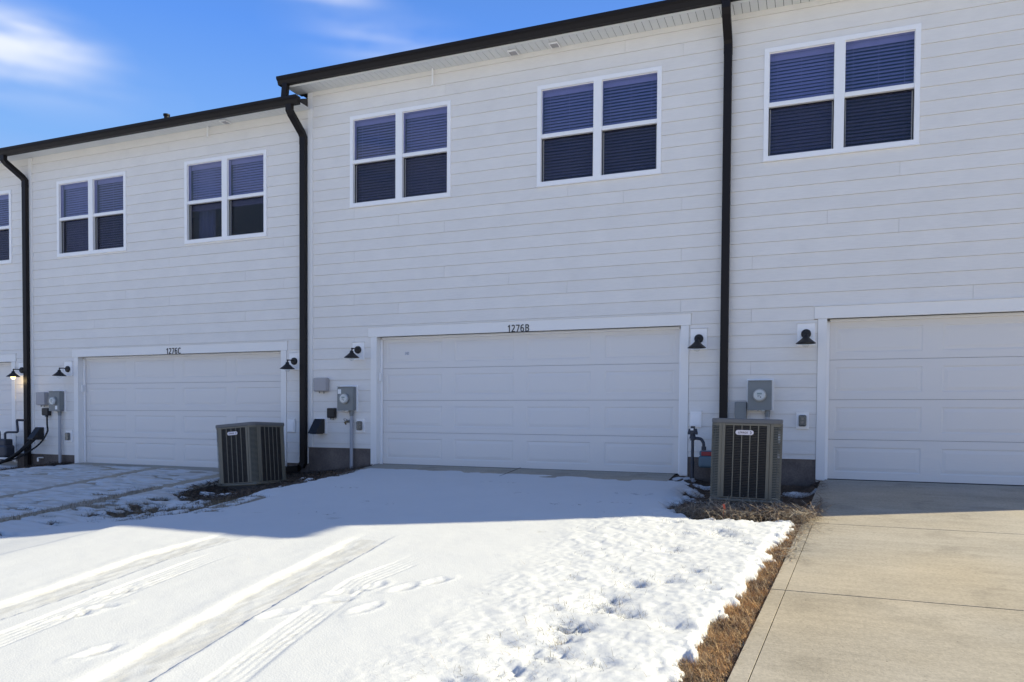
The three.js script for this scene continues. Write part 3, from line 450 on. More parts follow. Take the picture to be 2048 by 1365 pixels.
// house numbers
for (const [txt, x0, x1, y, label] of [['1276B', -4.317, -3.942, 1.762, 'black metal house number 1276B on the garage header'], ['1276C', -11.17, -10.80, 1.594, 'black metal house number 1276C on the garage header']]) {
  const t = thing('house_number', label, 'house number', [(x0 + x1) / 2, y, 0.031]); const step = (x1 - x0) / 5.15;
  [...txt].forEach((ch, i) => { const g = new TextGeometry(ch, { font, size: 0.102, depth: 0.006, curveSegments: 5, bevelEnabled: true, bevelSize: 0.0015, bevelThickness: 0.001, bevelSegments: 1 }); g.computeBoundingBox(); const bb = g.boundingBox; g.translate(-(bb.min.x + bb.max.x) / 2, 0, 0); g.scale(0.84, 1.06, 1); g.translate(x0 + step * (i + 0.55 + (i === 4 ? 0.12 : 0)), y, 0.032); part(t, 'character', g, M.black); });
}

// ---------------------------------------------------------------- wall lamps
function lamp(x, y, yPlate, turn, label, lit) {
  const t = thing('wall_lamp', label, 'lamp', [x, y, 0.02], 'barn lamps beside the garage doors');
  part(t, 'mounting_block', rb(x - 0.11, x + 0.11, yPlate - 0.145, yPlate + 0.145, 0.0, 0.036, 0.004), M.vinyl);
  part(t, 'block_cap', bx(x - 0.118, x + 0.118, yPlate + 0.147, yPlate + 0.152, 0.0, 0.046), M.trim);
  part(t, 'canopy', merge([cyl(0.060, 0.063, 0.022, 28).rotateX(Math.PI / 2).translate(x, y, 0.048), cyl(0.045, 0.06, 0.012, 28).rotateX(Math.PI / 2).translate(x, y, 0.065)]), M.black);
  part(t, 'arm', merge([tube([[x, y + 0.005, 0.06], [x, y + 0.012, 0.13], [x, y + 0.008, 0.20], [x, y - 0.03, 0.225]], 0.010), new THREE.SphereGeometry(0.017, 12, 10).translate(x, y + 0.004, 0.215)]), M.black);
  const sh = new THREE.LatheGeometry([[0.0, 0.0], [0.024, -0.002], [0.03, -0.02], [0.032, -0.035], [0.075, -0.075], [0.122, -0.112], [0.125, -0.119], [0.119, -0.114], [0.07, -0.072], [0.028, -0.034]].map(([a, b]) => new THREE.Vector2(a, b)), 36);
  part(t, 'shade', sh.translate(x, y - 0.025, 0.225), M.black);
  const lm = lit ? std({ color: lin(0.9, 0.8, 0.5), emissive: lin(1, 0.72, 0.28), emissiveIntensity: 1.6, roughness: 0.4 }) : M.clear;
  part(t, 'bulb', new THREE.SphereGeometry(0.046, 18, 14).scale(1, 1.0, 1).translate(x, y - 0.150, 0.225), lm);
  part(t, 'socket', cyl(0.02, 0.022, 0.05, 14).translate(x, y - 0.085, 0.225), M.black);
  if (lit) { const l = new THREE.PointLight(new THREE.Color(1, 0.74, 0.36), 0.06, 0, 2); l.position.set(0, -0.215, 0.205); l.shadow.radius = 1; l.castShadow = true; t.add(l); }
}
lamp(-0.045, 1.592, 1.588, 0, 'black barn lamp left of the bare driveway garage');
lamp(-1.432, 1.572, 1.567, 0, 'black barn lamp right of the 1276B garage, by the downspout');
lamp(-6.968, 1.562, 1.543, 0, 'black barn lamp left of the 1276B garage, over the meter');
lamp(-8.252, 1.400, 1.398, 0, 'black barn lamp right of the 1276C garage');
lamp(-13.72, 1.356, 1.366, 0, 'black barn lamp left of the 1276C garage');
lamp(-15.04, 1.356, 1.366, 0, 'lit black barn lamp with a glowing yellow bulb', true);

// ---------------------------------------------------------------- meters, boxes, covers on the wall
const dialMap = (() => { const c = document.createElement('canvas'); c.width = c.height = 128; const k = c.getContext('2d'); k.fillStyle = '#dcdcd8'; k.fillRect(0, 0, 128, 128); k.fillStyle = '#8f9c96'; k.fillRect(34, 34, 60, 22); k.fillStyle = '#3a3a3a'; k.fillRect(38, 66, 30, 4); k.fillRect(38, 74, 44, 3); k.fillRect(72, 84, 14, 12); k.fillRect(40, 84, 20, 4); const t = new THREE.CanvasTexture(c); t.colorSpace = THREE.SRGBColorSpace; return t; })();
const dialMat = std({ map: dialMap, roughness: 0.4 });
function meter(x, y, label, o = {}) { // x, y: middle of the cabinet
  const t = thing('electric_meter', label, 'electric meter', [x, y - 0.2, 0.02], 'electric meters');
  part(t, 'backboard', rb(x - 0.175, x + 0.175, y - 0.215, y + 0.225, 0.0, 0.034, 0.003), M.vinyl);
  part(t, 'cabinet', rb(x - 0.150, x + 0.150, y - 0.195, y + 0.195, 0.0345, 0.135, 0.006), M.greyBox);
  part(t, 'cabinet_lid', merge([rb(x - 0.152, x + 0.152, y - 0.20, y + 0.17, 0.134, 0.140, 0.002), bx(x - 0.155, x + 0.155, y + 0.193, y + 0.198, 0.03, 0.15)]), M.greyBox);
  part(t, 'socket_ring', cyl(0.082, 0.086, 0.03, 32).rotateX(Math.PI / 2).translate(x, y + 0.0, 0.155), M.steel);
  part(t, 'dial', new THREE.CircleGeometry(0.066, 28).translate(x, y, 0.196), dialMat);
  part(t, 'dial_body', cyl(0.066, 0.072, 0.024, 28).rotateX(Math.PI / 2).translate(x, y, 0.183), M.dial);
  part(t, 'cover', new THREE.LatheGeometry([[0.076, 0], [0.075, 0.05], [0.068, 0.062], [0.0, 0.066]].map(([a, b]) => new THREE.Vector2(a, b)), 32).rotateX(Math.PI / 2).translate(x, y, 0.168), M.clear);
  if (o.sticker) part(t, 'sticker', new THREE.PlaneGeometry(0.065, 0.075).translate(x + o.sticker[0], y + o.sticker[1], 0.1412), M.dial);
  part(t, 'latch', merge([bx(x + 0.02, x + 0.07, y - 0.215, y - 0.197, 0.10, 0.145), bx(x - 0.03, x - 0.01, y - 0.21, y - 0.197, 0.11, 0.14)]), M.steel);
  const cx = x + (o.pipe ?? 0.085), yb = terrain(cx, 0.06) - 0.05;
  part(t, 'conduit', merge([cyl(0.028, 0.028, y - 0.27 - yb, 18).translate(cx, (y - 0.27 + yb) / 2, 0.075)]), M.pvc);
  part(t, 'conduit_collar', merge([cyl(0.036, 0.036, 0.045, 18).translate(cx, y - 0.225, 0.075), cyl(0.033, 0.03, 0.05, 18).translate(cx, y - 0.265, 0.075)]), M.greyBox);
}
meter(-0.612, 0.782, 'grey electric meter behind the outdoor unit by the bare driveway', { pipe: 0.10 });
meter(-7.155, 0.752, 'grey electric meter left of the 1276B garage, white sticker on its corner', { sticker: [-0.108, 0.118], pipe: 0.085 });
meter(-13.985, 0.72, 'grey electric meter left of the 1276C garage, sticker at its foot', { sticker: [0.06, -0.13], pipe: 0.07 });
const boxThing = (name, label, cat, x0, x1, y0, y1, z0, z1, mat, r = 0.015) => { const t = thing(name, label, cat, [(x0 + x1) / 2, y0, z0]); part(t, 'case', rb(x0, x1, y0, y1, z0, z1 - 0.012, r, 3), mat); part(t, 'lid', rb(x0 + 0.004, x1 - 0.004, y0 + 0.012, y1 - 0.004, z1 - 0.0115, z1, Math.min(r, 0.005), 3), mat); part(t, 'gland', merge([cyl(0.012, 0.012, 0.03, 12).translate(x0 + (x1 - x0) * 0.35, y0 - 0.012, (z0 + z1) / 2), cyl(0.009, 0.009, 0.04, 12).translate(x0 + (x1 - x0) * 0.7, y0 - 0.016, (z0 + z1) / 2)]), M.greyBox); return t; };
boxThing('utility_box', 'pale tan utility box above the black vent hood', 'utility box', -7.80, -7.545, 0.875, 1.105, 0.018, 0.12, M.tanBox, 0.02);
boxThing('utility_box', 'tan utility box beside the 1276C electric meter', 'utility box', -14.53, -14.27, 0.635, 0.90, 0.018, 0.13, M.tanBox, 0.025);
boxThing('disconnect_box', 'grey disconnect box under the meter by the bare driveway', 'switch box', -0.935, -0.78, 0.36, 0.695, 0.018, 0.105, M.greyBox, 0.008);
boxThing('disconnect_box', 'small black disconnect box below the 1276B meter', 'switch box', -7.545, -7.40, 0.43, 0.595, 0.018, 0.10, M.black, 0.008);
boxThing('disconnect_box', 'small black disconnect box below the 1276C meter', 'switch box', -14.40, -14.225, 0.43, 0.58, 0.018, 0.10, M.black, 0.008);
function hood(x0, x1, y0, y1, label) { // dryer vent, wedge shaped
  const t = thing('vent_hood', label, 'vent hood', [(x0 + x1) / 2, y0, 0.018], 'dryer vent hoods'), prof = [[0, y0], [-0.24, y0], [-0.235, y0 + 0.02], [-0.06, y1], [0, y1]];
  part(t, 'mounting_block', rb(x0 - 0.02, x1 + 0.04, y0 - 0.01, y1 + 0.02, 0.0, 0.034, 0.003), M.vinyl);
  part(t, 'cowl', alongX(extr(prof, x1 - x0, [], 0.002), x0).translate(0, 0, 0.037), M.black);
  part(t, 'flap', bx(x0 + 0.01, x1 - 0.01, y0 - 0.012, y0 - 0.004, 0.06, 0.25), M.black);
}
hood(-7.79, -7.63, 0.17, 0.41, 'black wedge-shaped vent hood left of the 1276B meter pipe');
hood(-14.58, -14.42, -0.05, 0.19, 'black wedge-shaped vent hood above the black cables');
function outlet(x, y, label) {
  const t = thing('outlet_cover', label, 'outlet', [x, y - 0.11, 0.018], 'weatherproof outlets');
  part(t, 'mounting_block', rb(x - 0.078, x + 0.078, y - 0.112, y + 0.112, 0.0, 0.036, 0.003), M.vinyl);
  part(t, 'block_cap', bx(x - 0.084, x + 0.084, y + 0.113, y + 0.118, 0.0, 0.044), M.trim);
  part(t, 'socket', rb(x - 0.035, x + 0.035, y - 0.06, y + 0.055, 0.036, 0.046, 0.004), M.greyBox);
  part(t, 'plug_face', merge([cyl(0.017, 0.017, 0.006, 16).rotateX(Math.PI / 2).translate(x, y + 0.022, 0.048), cyl(0.017, 0.017, 0.006, 16).rotateX(Math.PI / 2).translate(x, y - 0.025, 0.048)]), M.tanBox);
  part(t, 'bubble_cover', new RoundedBoxGeometry(0.098, 0.152, 0.055, 3, 0.02).translate(x, y - 0.003, 0.066), M.smoke);
}
outlet(-0.072, 0.448, 'clear covered outlet left of the bare driveway garage');
outlet(-6.925, 0.308, 'clear covered outlet left of the 1276B garage');
outlet(-13.715, 0.02, 'clear covered outlet left of the 1276C garage');
function plate(x, y, label) { const t = thing('wall_plate', label, 'wall plate', [x, y - 0.11, 0.018], 'white blank plates on the siding'); part(t, 'block', rb(x - 0.078, x + 0.078, y - 0.112, y + 0.112, 0.0, 0.036, 0.003), M.vinyl); part(t, 'cover', rb(x - 0.06, x + 0.06, y - 0.092, y + 0.08, 0.036, 0.045, 0.004), M.vinyl); part(t, 'cap', bx(x - 0.084, x + 0.084, y + 0.113, y + 0.119, 0.0, 0.044), M.trim); }
plate(-1.46, 0.455, 'white wall plate right of the 1276B garage, over the gas pipe');
plate(-8.325, 0.29, 'white wall plate right of the 1276C garage');
plate(-15.065, 0.22, 'white wall plate below the lit lamp');
for (const [x, y, label] of [[-6.605, 1.115, 'white door sensor on the left jamb of the 1276B garage'], [-13.445, 0.97, 'white door sensor on the left jamb of the 1276C garage']]) { const t = thing('keypad', label, 'keypad', [x, y - 0.07, -0.05]); part(t, 'case', rb(x - 0.012, x + 0.018, y - 0.07, y + 0.07, -0.085, -0.035, 0.006, 3), M.vinyl); part(t, 'lid', rb(x + 0.0185, x + 0.024, y - 0.062, y + 0.062, -0.08, -0.04, 0.002), M.dial); }
{ // small printed sticker on the top door section
  const c = document.createElement('canvas'); c.width = 96; c.height = 64; const k = c.getContext('2d'); k.fillStyle = '#d9d9de'; k.fillRect(0, 0, 96, 64); k.fillStyle = '#44454e'; for (let j = 0; j < 5; j++) for (let i = 0; i < 7; i++) if (hash(i, j, 9) > 0.25) k.fillRect(8 + i * 11.5, 8 + j * 10, 9, 5); const m = new THREE.CanvasTexture(c); m.colorSpace = THREE.SRGBColorSpace;
  const t = thing('sticker', 'small printed sticker on the 1276B garage door', 'sticker', [-6.135, 1.47, -0.124]); part(t, 'label_sheet', new THREE.BoxGeometry(0.085, 0.055, 0.0006).translate(-6.135, 1.495, -0.1245), std({ map: m, roughness: 0.5 }));
}
{ // hose tap
  const t = thing('hose_tap', 'brass hose tap beside the 1276B meter pipe', 'tap', [-7.17, 0.37, 0.02]); part(t, 'body', merge([cyl(0.012, 0.012, 0.08, 12).rotateX(Math.PI / 2).translate(-7.17, 0.365, 0.06), cyl(0.016, 0.014, 0.05, 12).rotateX(0.7).translate(-7.17, 0.345, 0.105)]), M.brass); part(t, 'handle', new THREE.TorusGeometry(0.03, 0.006, 8, 20).rotateX(0.9).translate(-7.17, 0.40, 0.10), M.steel); part(t, 'flange', rb(-7.21, -7.07, 0.355, 0.40, 0.02, 0.03, 0.003), M.greyBox);
}
// ---------------------------------------------------------------- gas meters
function pipe(pts, r = 0.02) { return tube(pts, r, 12, pts.length * 10); }
{
  const t = thing('gas_meter', 'blue-grey gas meter and riser beside the outdoor unit', 'gas meter', [-1.46, terrain(-1.46, 0.3), 0.28], 'gas meters'), z = 0.28, x = -1.465;
  part(t, 'riser', merge([cyl(0.02, 0.02, 0.34, 14).translate(x, 0.03, z), cyl(0.024, 0.024, 0.30, 14).translate(x, -0.27, z)]), M.gasDark);
  part(t, 'riser_sleeve', cyl(0.026, 0.026, 0.10, 14).translate(x + 0.005, -0.40, z), M.pvc);
  part(t, 'regulator', merge([cyl(0.068, 0.068, 0.03, 26).translate(x, 0.262, z), cyl(0.055, 0.066, 0.05, 26).translate(x, 0.30, z), cyl(0.030, 0.030, 0.05, 18).translate(x, 0.335, z), cyl(0.032, 0.045, 0.06, 18).translate(x, 0.222, z), cyl(0.03, 0.03, 0.05, 12).rotateX(Math.PI / 2).translate(x, 0.30, z + 0.06)]), M.gasDark);
  part(t, 'tag', new THREE.PlaneGeometry(0.04, 0.028).translate(x + 0.0, 0.318, z + 0.0872), M.dial);
  part(t, 'loop_pipe', pipe([[x, 0.19, z], [x + 0.05, 0.195, z], [x + 0.11, 0.185, z], [x + 0.145, 0.13, z], [x + 0.15, 0.04, z]], 0.021), M.gasDark);
  part(t, 'union', merge([cyl(0.032, 0.032, 0.04, 8).translate(x, 0.185, z), cyl(0.032, 0.032, 0.05, 8).translate(x + 0.15, 0.06, z)]), M.gasDark);
  part(t, 'body', merge([rb(x + 0.09, x + 0.36, -0.20, -0.03, z - 0.10, z + 0.10, 0.04, 4), rb(x + 0.10, x + 0.35, -0.04, 0.03, z - 0.08, z + 0.08, 0.02, 3)]), M.gas);
  part(t, 'index_plate', rb(x + 0.13, x + 0.30, -0.035, 0.02, z + 0.079, z + 0.098, 0.006), M.red);
}
{
  const z = 0.34, x = -15.18, t = thing('gas_meter', 'dark gas meter with bent pipes below the lit lamp', 'gas meter', [x, -0.5, z], 'gas meters');
  part(t, 'body', merge([rb(x - 0.25, x + 0.20, -0.42, -0.17, z - 0.11, z + 0.11, 0.05, 4), rb(x - 0.22, x + 0.16, -0.20, -0.05, z - 0.09, z + 0.09, 0.03, 3)]), M.gasDark);
  part(t, 'index_plate', rb(x - 0.06, x + 0.04, -0.36, -0.30, z + 0.105, z + 0.115, 0.004), M.greyBox);
  part(t, 'outlet_pipe', pipe([[x + 0.05, -0.06, z], [x + 0.05, 0.06, z], [x + 0.10, 0.085, z - 0.02], [x + 0.30, 0.09, z - 0.06], [x + 0.31, 0.12, z - 0.08], [x + 0.20, 0.31, z - 0.14], [x + 0.20, 0.33, z - 0.16], [x + 0.34, 0.325, z - 0.28]], 0.022), M.gasDark);
  part(t, 'inlet_pipe', pipe([[x - 0.12, -0.06, z], [x - 0.12, 0.08, z], [x - 0.18, 0.14, z], [x - 0.3, 0.15, z], [x - 0.32, -0.55, z]], 0.022), M.gasDark);
}
// ---------------------------------------------------------------- black cables by the corner downspout
{
  const gy = (x, z) => terrain(x, z) + 0.02;
  const A = [[[-14.27, 0.43, 0.08], [-14.24, 0.25, 0.10], [-14.20, 0.12, 0.12], [-14.26, -0.05, 0.17], [-14.40, -0.20, 0.22], [-14.75, -0.42, 0.35], [-15.2, -0.56, 0.5], [-15.9, -0.64, 0.7]], [[-14.46, -0.04, 0.2], [-14.60, -0.20, 0.28], [-14.9, -0.43, 0.38], [-15.3, -0.58, 0.5], [-16.2, -0.64, 0.6]], [[-14.5, -0.05, 0.24], [-14.72, -0.30, 0.35], [-15.0, -0.50, 0.48], [-15.4, -0.62, 0.62], [-16.2, -0.68, 0.8]]];
  const R = [0.016, 0.03, 0.026];
  A.forEach((q, i) => { const t = thing('cable', ['thin black cable dropping from the disconnect box below the 1276C meter', 'thick black hose trailing from the vent hood to the ground', 'black corrugated hose lying lowest beside the corner downspout'][i], 'cable', [q[0][0], terrain(q[0][0], 0.3), q[0][2]], 'black cables by the corner downspout'); part(t, 'sheath', tube(q, R[i], 10, 60), M.rubber); });
  const t = thing('drain_stub', 'white plastic pipe stub low on the foundation', 'pipe', [-14.52, -0.46, 0.0]); part(t, 'stub', merge([cyl(0.016, 0.016, 0.12, 12).rotateX(Math.PI / 2).translate(-14.50, -0.43, 0.05), cyl(0.018, 0.018, 0.08, 12).translate(-14.50, -0.46, 0.11)]), M.vinyl);
}

// ---------------------------------------------------------------- air conditioners
const logoMap = (() => {
  const c = document.createElement('canvas'); c.width = 512; c.height = 144; const k = c.getContext('2d'); k.fillStyle = '#e6dfe2'; k.fillRect(0, 0, 512, 144);
  k.fillStyle = '#4a2a30'; k.font = 'italic bold 84px sans-serif'; k.textBaseline = 'middle'; k.save(); k.translate(70, 74); k.scale(0.80, 1); k.fillText('LENNOX', 0, 0); k.restore();
  k.beginPath(); k.arc(395, 72, 54, -1.0, 1.0); k.arc(372, 72, 58, 0.86, -0.86, true); k.closePath(); k.fill();
  const t = new THREE.CanvasTexture(c); t.colorSpace = THREE.SRGBColorSpace; return t;
})();
const logoMat = std({ map: logoMap, roughness: 0.4 });
function acUnit(label, S, H) { // local frame: base at y = 0, front towards +z
  const t = thing('air_conditioner', label, 'air conditioner', [0, 0, 0], 'outdoor cooling units'), h = S / 2, c = 0.125, yb = 0.055, yt = H - 0.055;
  part(t, 'pad', rb(-h - 0.03, h + 0.03, -0.07, 0.006, -h - 0.03, h + 0.03, 0.01), M.jointFill);
  part(t, 'base_pan', rb(-h, h, 0.008, yb, -h, h, 0.025, 3), M.acPaint);
  part(t, 'top_cover', (() => { const s = new THREE.Shape(), q = h - 0.012, r = 0.085; s.moveTo(-q + r, -q); s.lineTo(q - r, -q); s.quadraticCurveTo(q, -q, q, -q + r); s.lineTo(q, q - r); s.quadraticCurveTo(q, q, q - r, q); s.lineTo(-q + r, q); s.quadraticCurveTo(-q, q, -q, q - r); s.lineTo(-q, -q + r); s.quadraticCurveTo(-q, -q, -q + r, -q); const hole = new THREE.Path(); hole.absarc(0, 0, h * 0.78, 0, Math.PI * 2, true); s.holes.push(hole); const g = new THREE.ExtrudeGeometry(s, { depth: 0.03, bevelEnabled: true, bevelSize: 0.012, bevelThickness: 0.012, bevelSegments: 3, curveSegments: 20 }); g.rotateX(-Math.PI / 2); g.translate(0, yt + 0.012, 0); return g; })(), M.acTop);
  const rings = []; for (let r = 0.06; r < h * 0.8; r += 0.035) rings.push(new THREE.TorusGeometry(r, 0.003, 6, 36).rotateX(Math.PI / 2).translate(0, H - 0.02, 0)); for (let a = 0; a < 6; a++) rings.push(bx(-h * 0.8, h * 0.8, H - 0.026, H - 0.021, -0.003, 0.003).rotateY(a * Math.PI / 6)); part(t, 'fan_guard', merge(rings), M.acCoil);
  part(t, 'fan', merge([cyl(0.08, 0.08, 0.14, 20).translate(0, H - 0.14, 0), ...[0, 1, 2].map((a) => new THREE.BoxGeometry(h * 0.66, 0.006, 0.16).rotateX(0.4).translate(h * 0.38, H - 0.16, 0).rotateY(a * 2.094))]), M.acCoil);
  part(t, 'coil', extr([[-h + 0.05, -h + 0.05], [h - 0.05, -h + 0.05], [h - 0.05, h - 0.05], [-h + 0.05, h - 0.05]], yt - yb, [rect(-h + 0.09, h - 0.09, -h + 0.09, h - 0.09)]).rotateX(-Math.PI / 2).translate(0, yb, 0), M.acCoil);
  const lv = (len, d) => { const g = new THREE.BoxGeometry(len, 0.0105, d); g.rotateX(0.5); return g; };
  for (let k = 0; k < 4; k++) {
    const a = k * Math.PI / 2, side = sub(t, 'side_panel'), n = Math.floor((yt - yb - 0.03) / 0.0185), L = [], inner = S - 2 * c - 0.07;
    for (let i = 0; i < n; i++) L.push(lv(inner, 0.010).translate(0, yb + 0.03 + i * 0.0185, h - 0.012));
    part(side, 'louvre_grille', merge(L).rotateY(a), M.acCoilFin ??= std({ color: lin(0.062, 0.058, 0.054), roughness: 0.6 }));
    for (let i = 1; i < 5; i++) part(side, 'bar', rb(-0.0065, 0.0065, yb, yt, h - 0.008, h, 0.003, 2).translate(lerp(-inner / 2, inner / 2, i / 5), 0, 0).rotateY(a), M.acPaint);
    for (const s of [-1, 1]) part(side, 'post', merge([rb(s * (inner / 2 + 0.018) - 0.0185, s * (inner / 2 + 0.018) + 0.0165, yb, yt, h - 0.014, h + 0.001, 0.003, 2), rb(s * (inner / 2 + 0.054) - 0.0165, s * (inner / 2 + 0.054) + 0.0165, yb, yt, h - 0.016, h - 0.003, 0.003, 2)]).rotateY(a), M.acPaint);
    part(side, 'rail', merge([rb(-inner / 2, inner / 2, yt - 0.022, yt, h - 0.012, h - 0.001, 0.003, 2), rb(-inner / 2, inner / 2, yb, yb + 0.014, h - 0.012, h - 0.001, 0.003, 2)]).rotateY(a), M.acPaint);
    // rounded louvred corner
    const cs = [], r = c - 0.035, cx = h - r - 0.008; for (let i = 0; i < n; i++) { const y = yb + 0.022 + i * 0.0185, g = new THREE.CylinderGeometry(r, r + 0.006, 0.0118, 8, 1, true, 0, Math.PI / 2); g.translate(cx, y, cx); cs.push(g); }
    for (const [yy, hh] of [[yt - 0.002, 0.05], [yb + 0.004, 0.03]]) cs.push(new THREE.CylinderGeometry(r + 0.004, r + 0.004, hh, 8, 1, true, 0, Math.PI / 2).translate(cx, yy, cx));
    part(side, 'corner_grille', merge(cs).rotateY(a), M.acCorner ??= std({ color: lin(0.165, 0.150, 0.108), roughness: 0.5, side: THREE.DoubleSide }));
  }
  const lg = (() => { const s = new THREE.Shape(), w = 0.098, q = 0.027; s.moveTo(-w + q, -q); s.lineTo(w - q, -q); s.absarc(w - q, 0, q, -Math.PI / 2, Math.PI / 2, false); s.lineTo(-w + q, q); s.absarc(-w + q, 0, q, Math.PI / 2, Math.PI * 1.5, false); const g = new THREE.ExtrudeGeometry(s, { depth: 0.004, bevelEnabled: false, curveSegments: 10 }); const p = g.attributes.position, uv = g.attributes.uv; for (let i = 0; i < p.count; i++) uv.setXY(i, (p.getX(i) + w) / (2 * w), (p.getY(i) + q) / (2 * q)); return g; })();
  part(t, 'badge', lg.translate(-0.015, H - 0.155, h + 0.0015), logoMat);
  return t;
}
{
  const a = acUnit('upright tan air conditioner in the straw bed beside the bare driveway', 0.765, 0.955); a.position.set(-0.672, -0.485, 1.52); a.rotation.set(0.0, 0.02, -0.018);
  const b = acUnit('leaning tan air conditioner in the dark mulch left of the 1276B garage', 0.785, 0.985); b.position.set(-8.20, -0.652, 1.13); b.rotation.set(-0.03, 0.0, 0.085);
}
{ // lead-in lines behind the nearer unit
  const t = thing('refrigerant_line', 'black insulated line from the wall to the cooling unit by the driveway', 'pipe', [-0.86, -0.45, 0.05]); part(t, 'insulation', tube([[-0.86, 0.30, 0.02], [-0.86, 0.28, 0.10], [-0.84, -0.1, 0.16], [-0.8, -0.30, 0.5], [-0.75, -0.28, 1.18]], 0.022, 8, 40), M.rubber);
}

// ---------------------------------------------------------------- straw, dead grass, chips
function strands(list) { // each strand: base point, heading, lean, length, width, curl, colour
  const v = [], c = [], n = [];
  for (const s of list) {
    const seg = s.seg ?? 3; let x = s.x, y = s.y, z = s.z, hd = s.h, pt = s.p; const px = Math.cos(hd + Math.PI / 2), pz = Math.sin(hd + Math.PI / 2); let last = null;
    for (let i = 0; i <= seg; i++) {
      const w = s.w * (s.taper ? 1 - i / seg * 0.85 : 1) / 2, A = [x - px * w, y, z - pz * w], B = [x + px * w, y + w * 0.5, z + pz * w];
      if (last) { v.push(...last[0], ...last[1], ...B, ...last[0], ...B, ...A); for (let k = 0; k < 6; k++) c.push(...s.c); }
      last = [A, B]; const st = s.l / seg; x += Math.cos(hd) * Math.cos(pt) * st; z += Math.sin(hd) * Math.cos(pt) * st; y += Math.sin(pt) * st; pt += s.k; hd += s.t ?? 0;
    }
  }
  const g = new THREE.BufferGeometry(); g.setAttribute('position', new THREE.Float32BufferAttribute(v, 3)); g.setAttribute('color', new THREE.Float32BufferAttribute(c, 3)); g.computeVertexNormals(); return g;
}
const stuff = (name, list, label, cat) => { const m = new THREE.Mesh(strands(list), M.blades); m.name = name; scene.add(m); tag(m, label, cat, null, 'stuff'); return m; };
const vary = (a, k) => { const f = rr(1 - k, 1 + k), w = rr(-0.08, 0.08); return [a[0] * f * (1 + w), a[1] * f, a[2] * f * (1 - w)]; };
{ // pine straw heaped round the nearer cooling unit
  const L = [], kinds = [[0.38, 0.28, 0.19], [0.28, 0.195, 0.125], [0.48, 0.40, 0.30], [0.14, 0.095, 0.065], [0.33, 0.295, 0.24]];
  for (let i = 0; i < 22000; i++) {
    const x = rr(-1.45, 0.30), z = rr(0.1, 3.0); const d = polySD(x, z, bareAB) + 0.2 * (fbm(x * 5, z * 5, 3, 201) - 0.5); if (d > -0.02) continue; if (x > slabEdge(z) + (z > 1.4 ? 0.12 : 0.03)) continue;
    const front = ss(1.95, 2.4, z) * ss(3.1, 2.8, z); if (rnd() > 0.30 + 0.7 * front) continue;
    const inUnit = x > -1.1 && x < -0.29 && z > 1.12 && z < 1.92; if (inUnit) continue;
    const mound = 0.12 * front * (0.35 + fbm(x * 4, z * 6, 3, 211)) * ss(-1.45, -0.9, x) + 0.02;
    L.push({ x, y: terrain(x, z) + rr(0, mound), z, h: rr(0, 6.283), p: rr(-0.1, 0.75) * (0.4 + front * 0.6), l: rr(0.08, 0.21), w: rr(0.0022, 0.0045), k: rr(-0.45, 0.05), t: rr(-0.35, 0.35), seg: 4, c: vary(kinds[z < 2.25 ? 3 : Math.floor(rnd() * 5)], 0.35) });
  }
  for (let i = 0; i < 900; i++) { const z = rr(2.3, 4.2), x = slabEdge(z) + (z > 3.3 || i % 3 ? rr(-0.16, 0.06) : rr(0, 0.3) * rnd()); L.push({ x, y: -0.335 - 0.08 * z + (x < slabEdge(z) ? -0.02 : 0.004), z, h: rr(0, 6.28), p: rr(0, 0.15), l: rr(0.08, 0.2), w: 0.003, k: rr(-0.1, 0.05), t: rr(-0.4, 0.4), seg: 4, c: vary(kinds[i % 5], 0.3) }); }
  stuff('pine_straw', L, 'brown pine straw heaped in front of the nearer cooling unit', 'pine straw');
}
{ // dormant turf between snow and driveway
  const L = [], kinds = [[0.55, 0.33, 0.15], [0.46, 0.27, 0.12], [0.62, 0.42, 0.22], [0.26, 0.15, 0.08], [0.48, 0.36, 0.23], [0.15, 0.095, 0.06]];
  for (let i = 0; i < 60000; i++) {
    const z = rr(2.4, 8.3), e = slabEdge(z), x = rr(edgeX(z) - 0.22, e - 0.004); if (snowT(x, z) > 0.012) continue; const cl = fbm(x * 14, z * 14, 3, 221); if (rnd() > 0.25 + cl * 1.2) continue;
    L.push({ x, y: terrain(x, z) - 0.006, z, h: rr(0, 6.283), p: rr(0.0, 1.2), l: rr(0.025, 0.07) * (0.6 + cl * 0.8), w: rr(0.0022, 0.0046), k: rr(-0.6, 0.1), t: rr(-0.4, 0.4), seg: 2, taper: true, c: vary(z < 3.3 ? kinds[3 + (i & 1)] : kinds[Math.floor(clamp((fbm(x * 9, z * 9, 3, 227) - 0.25) * 2 + rr(-0.35, 0.35), 0, 0.99) * 6)], 0.42) });
  }
  stuff('dormant_grass', L, 'short orange-brown dormant grass along the edge of the bare driveway', 'grass');
}
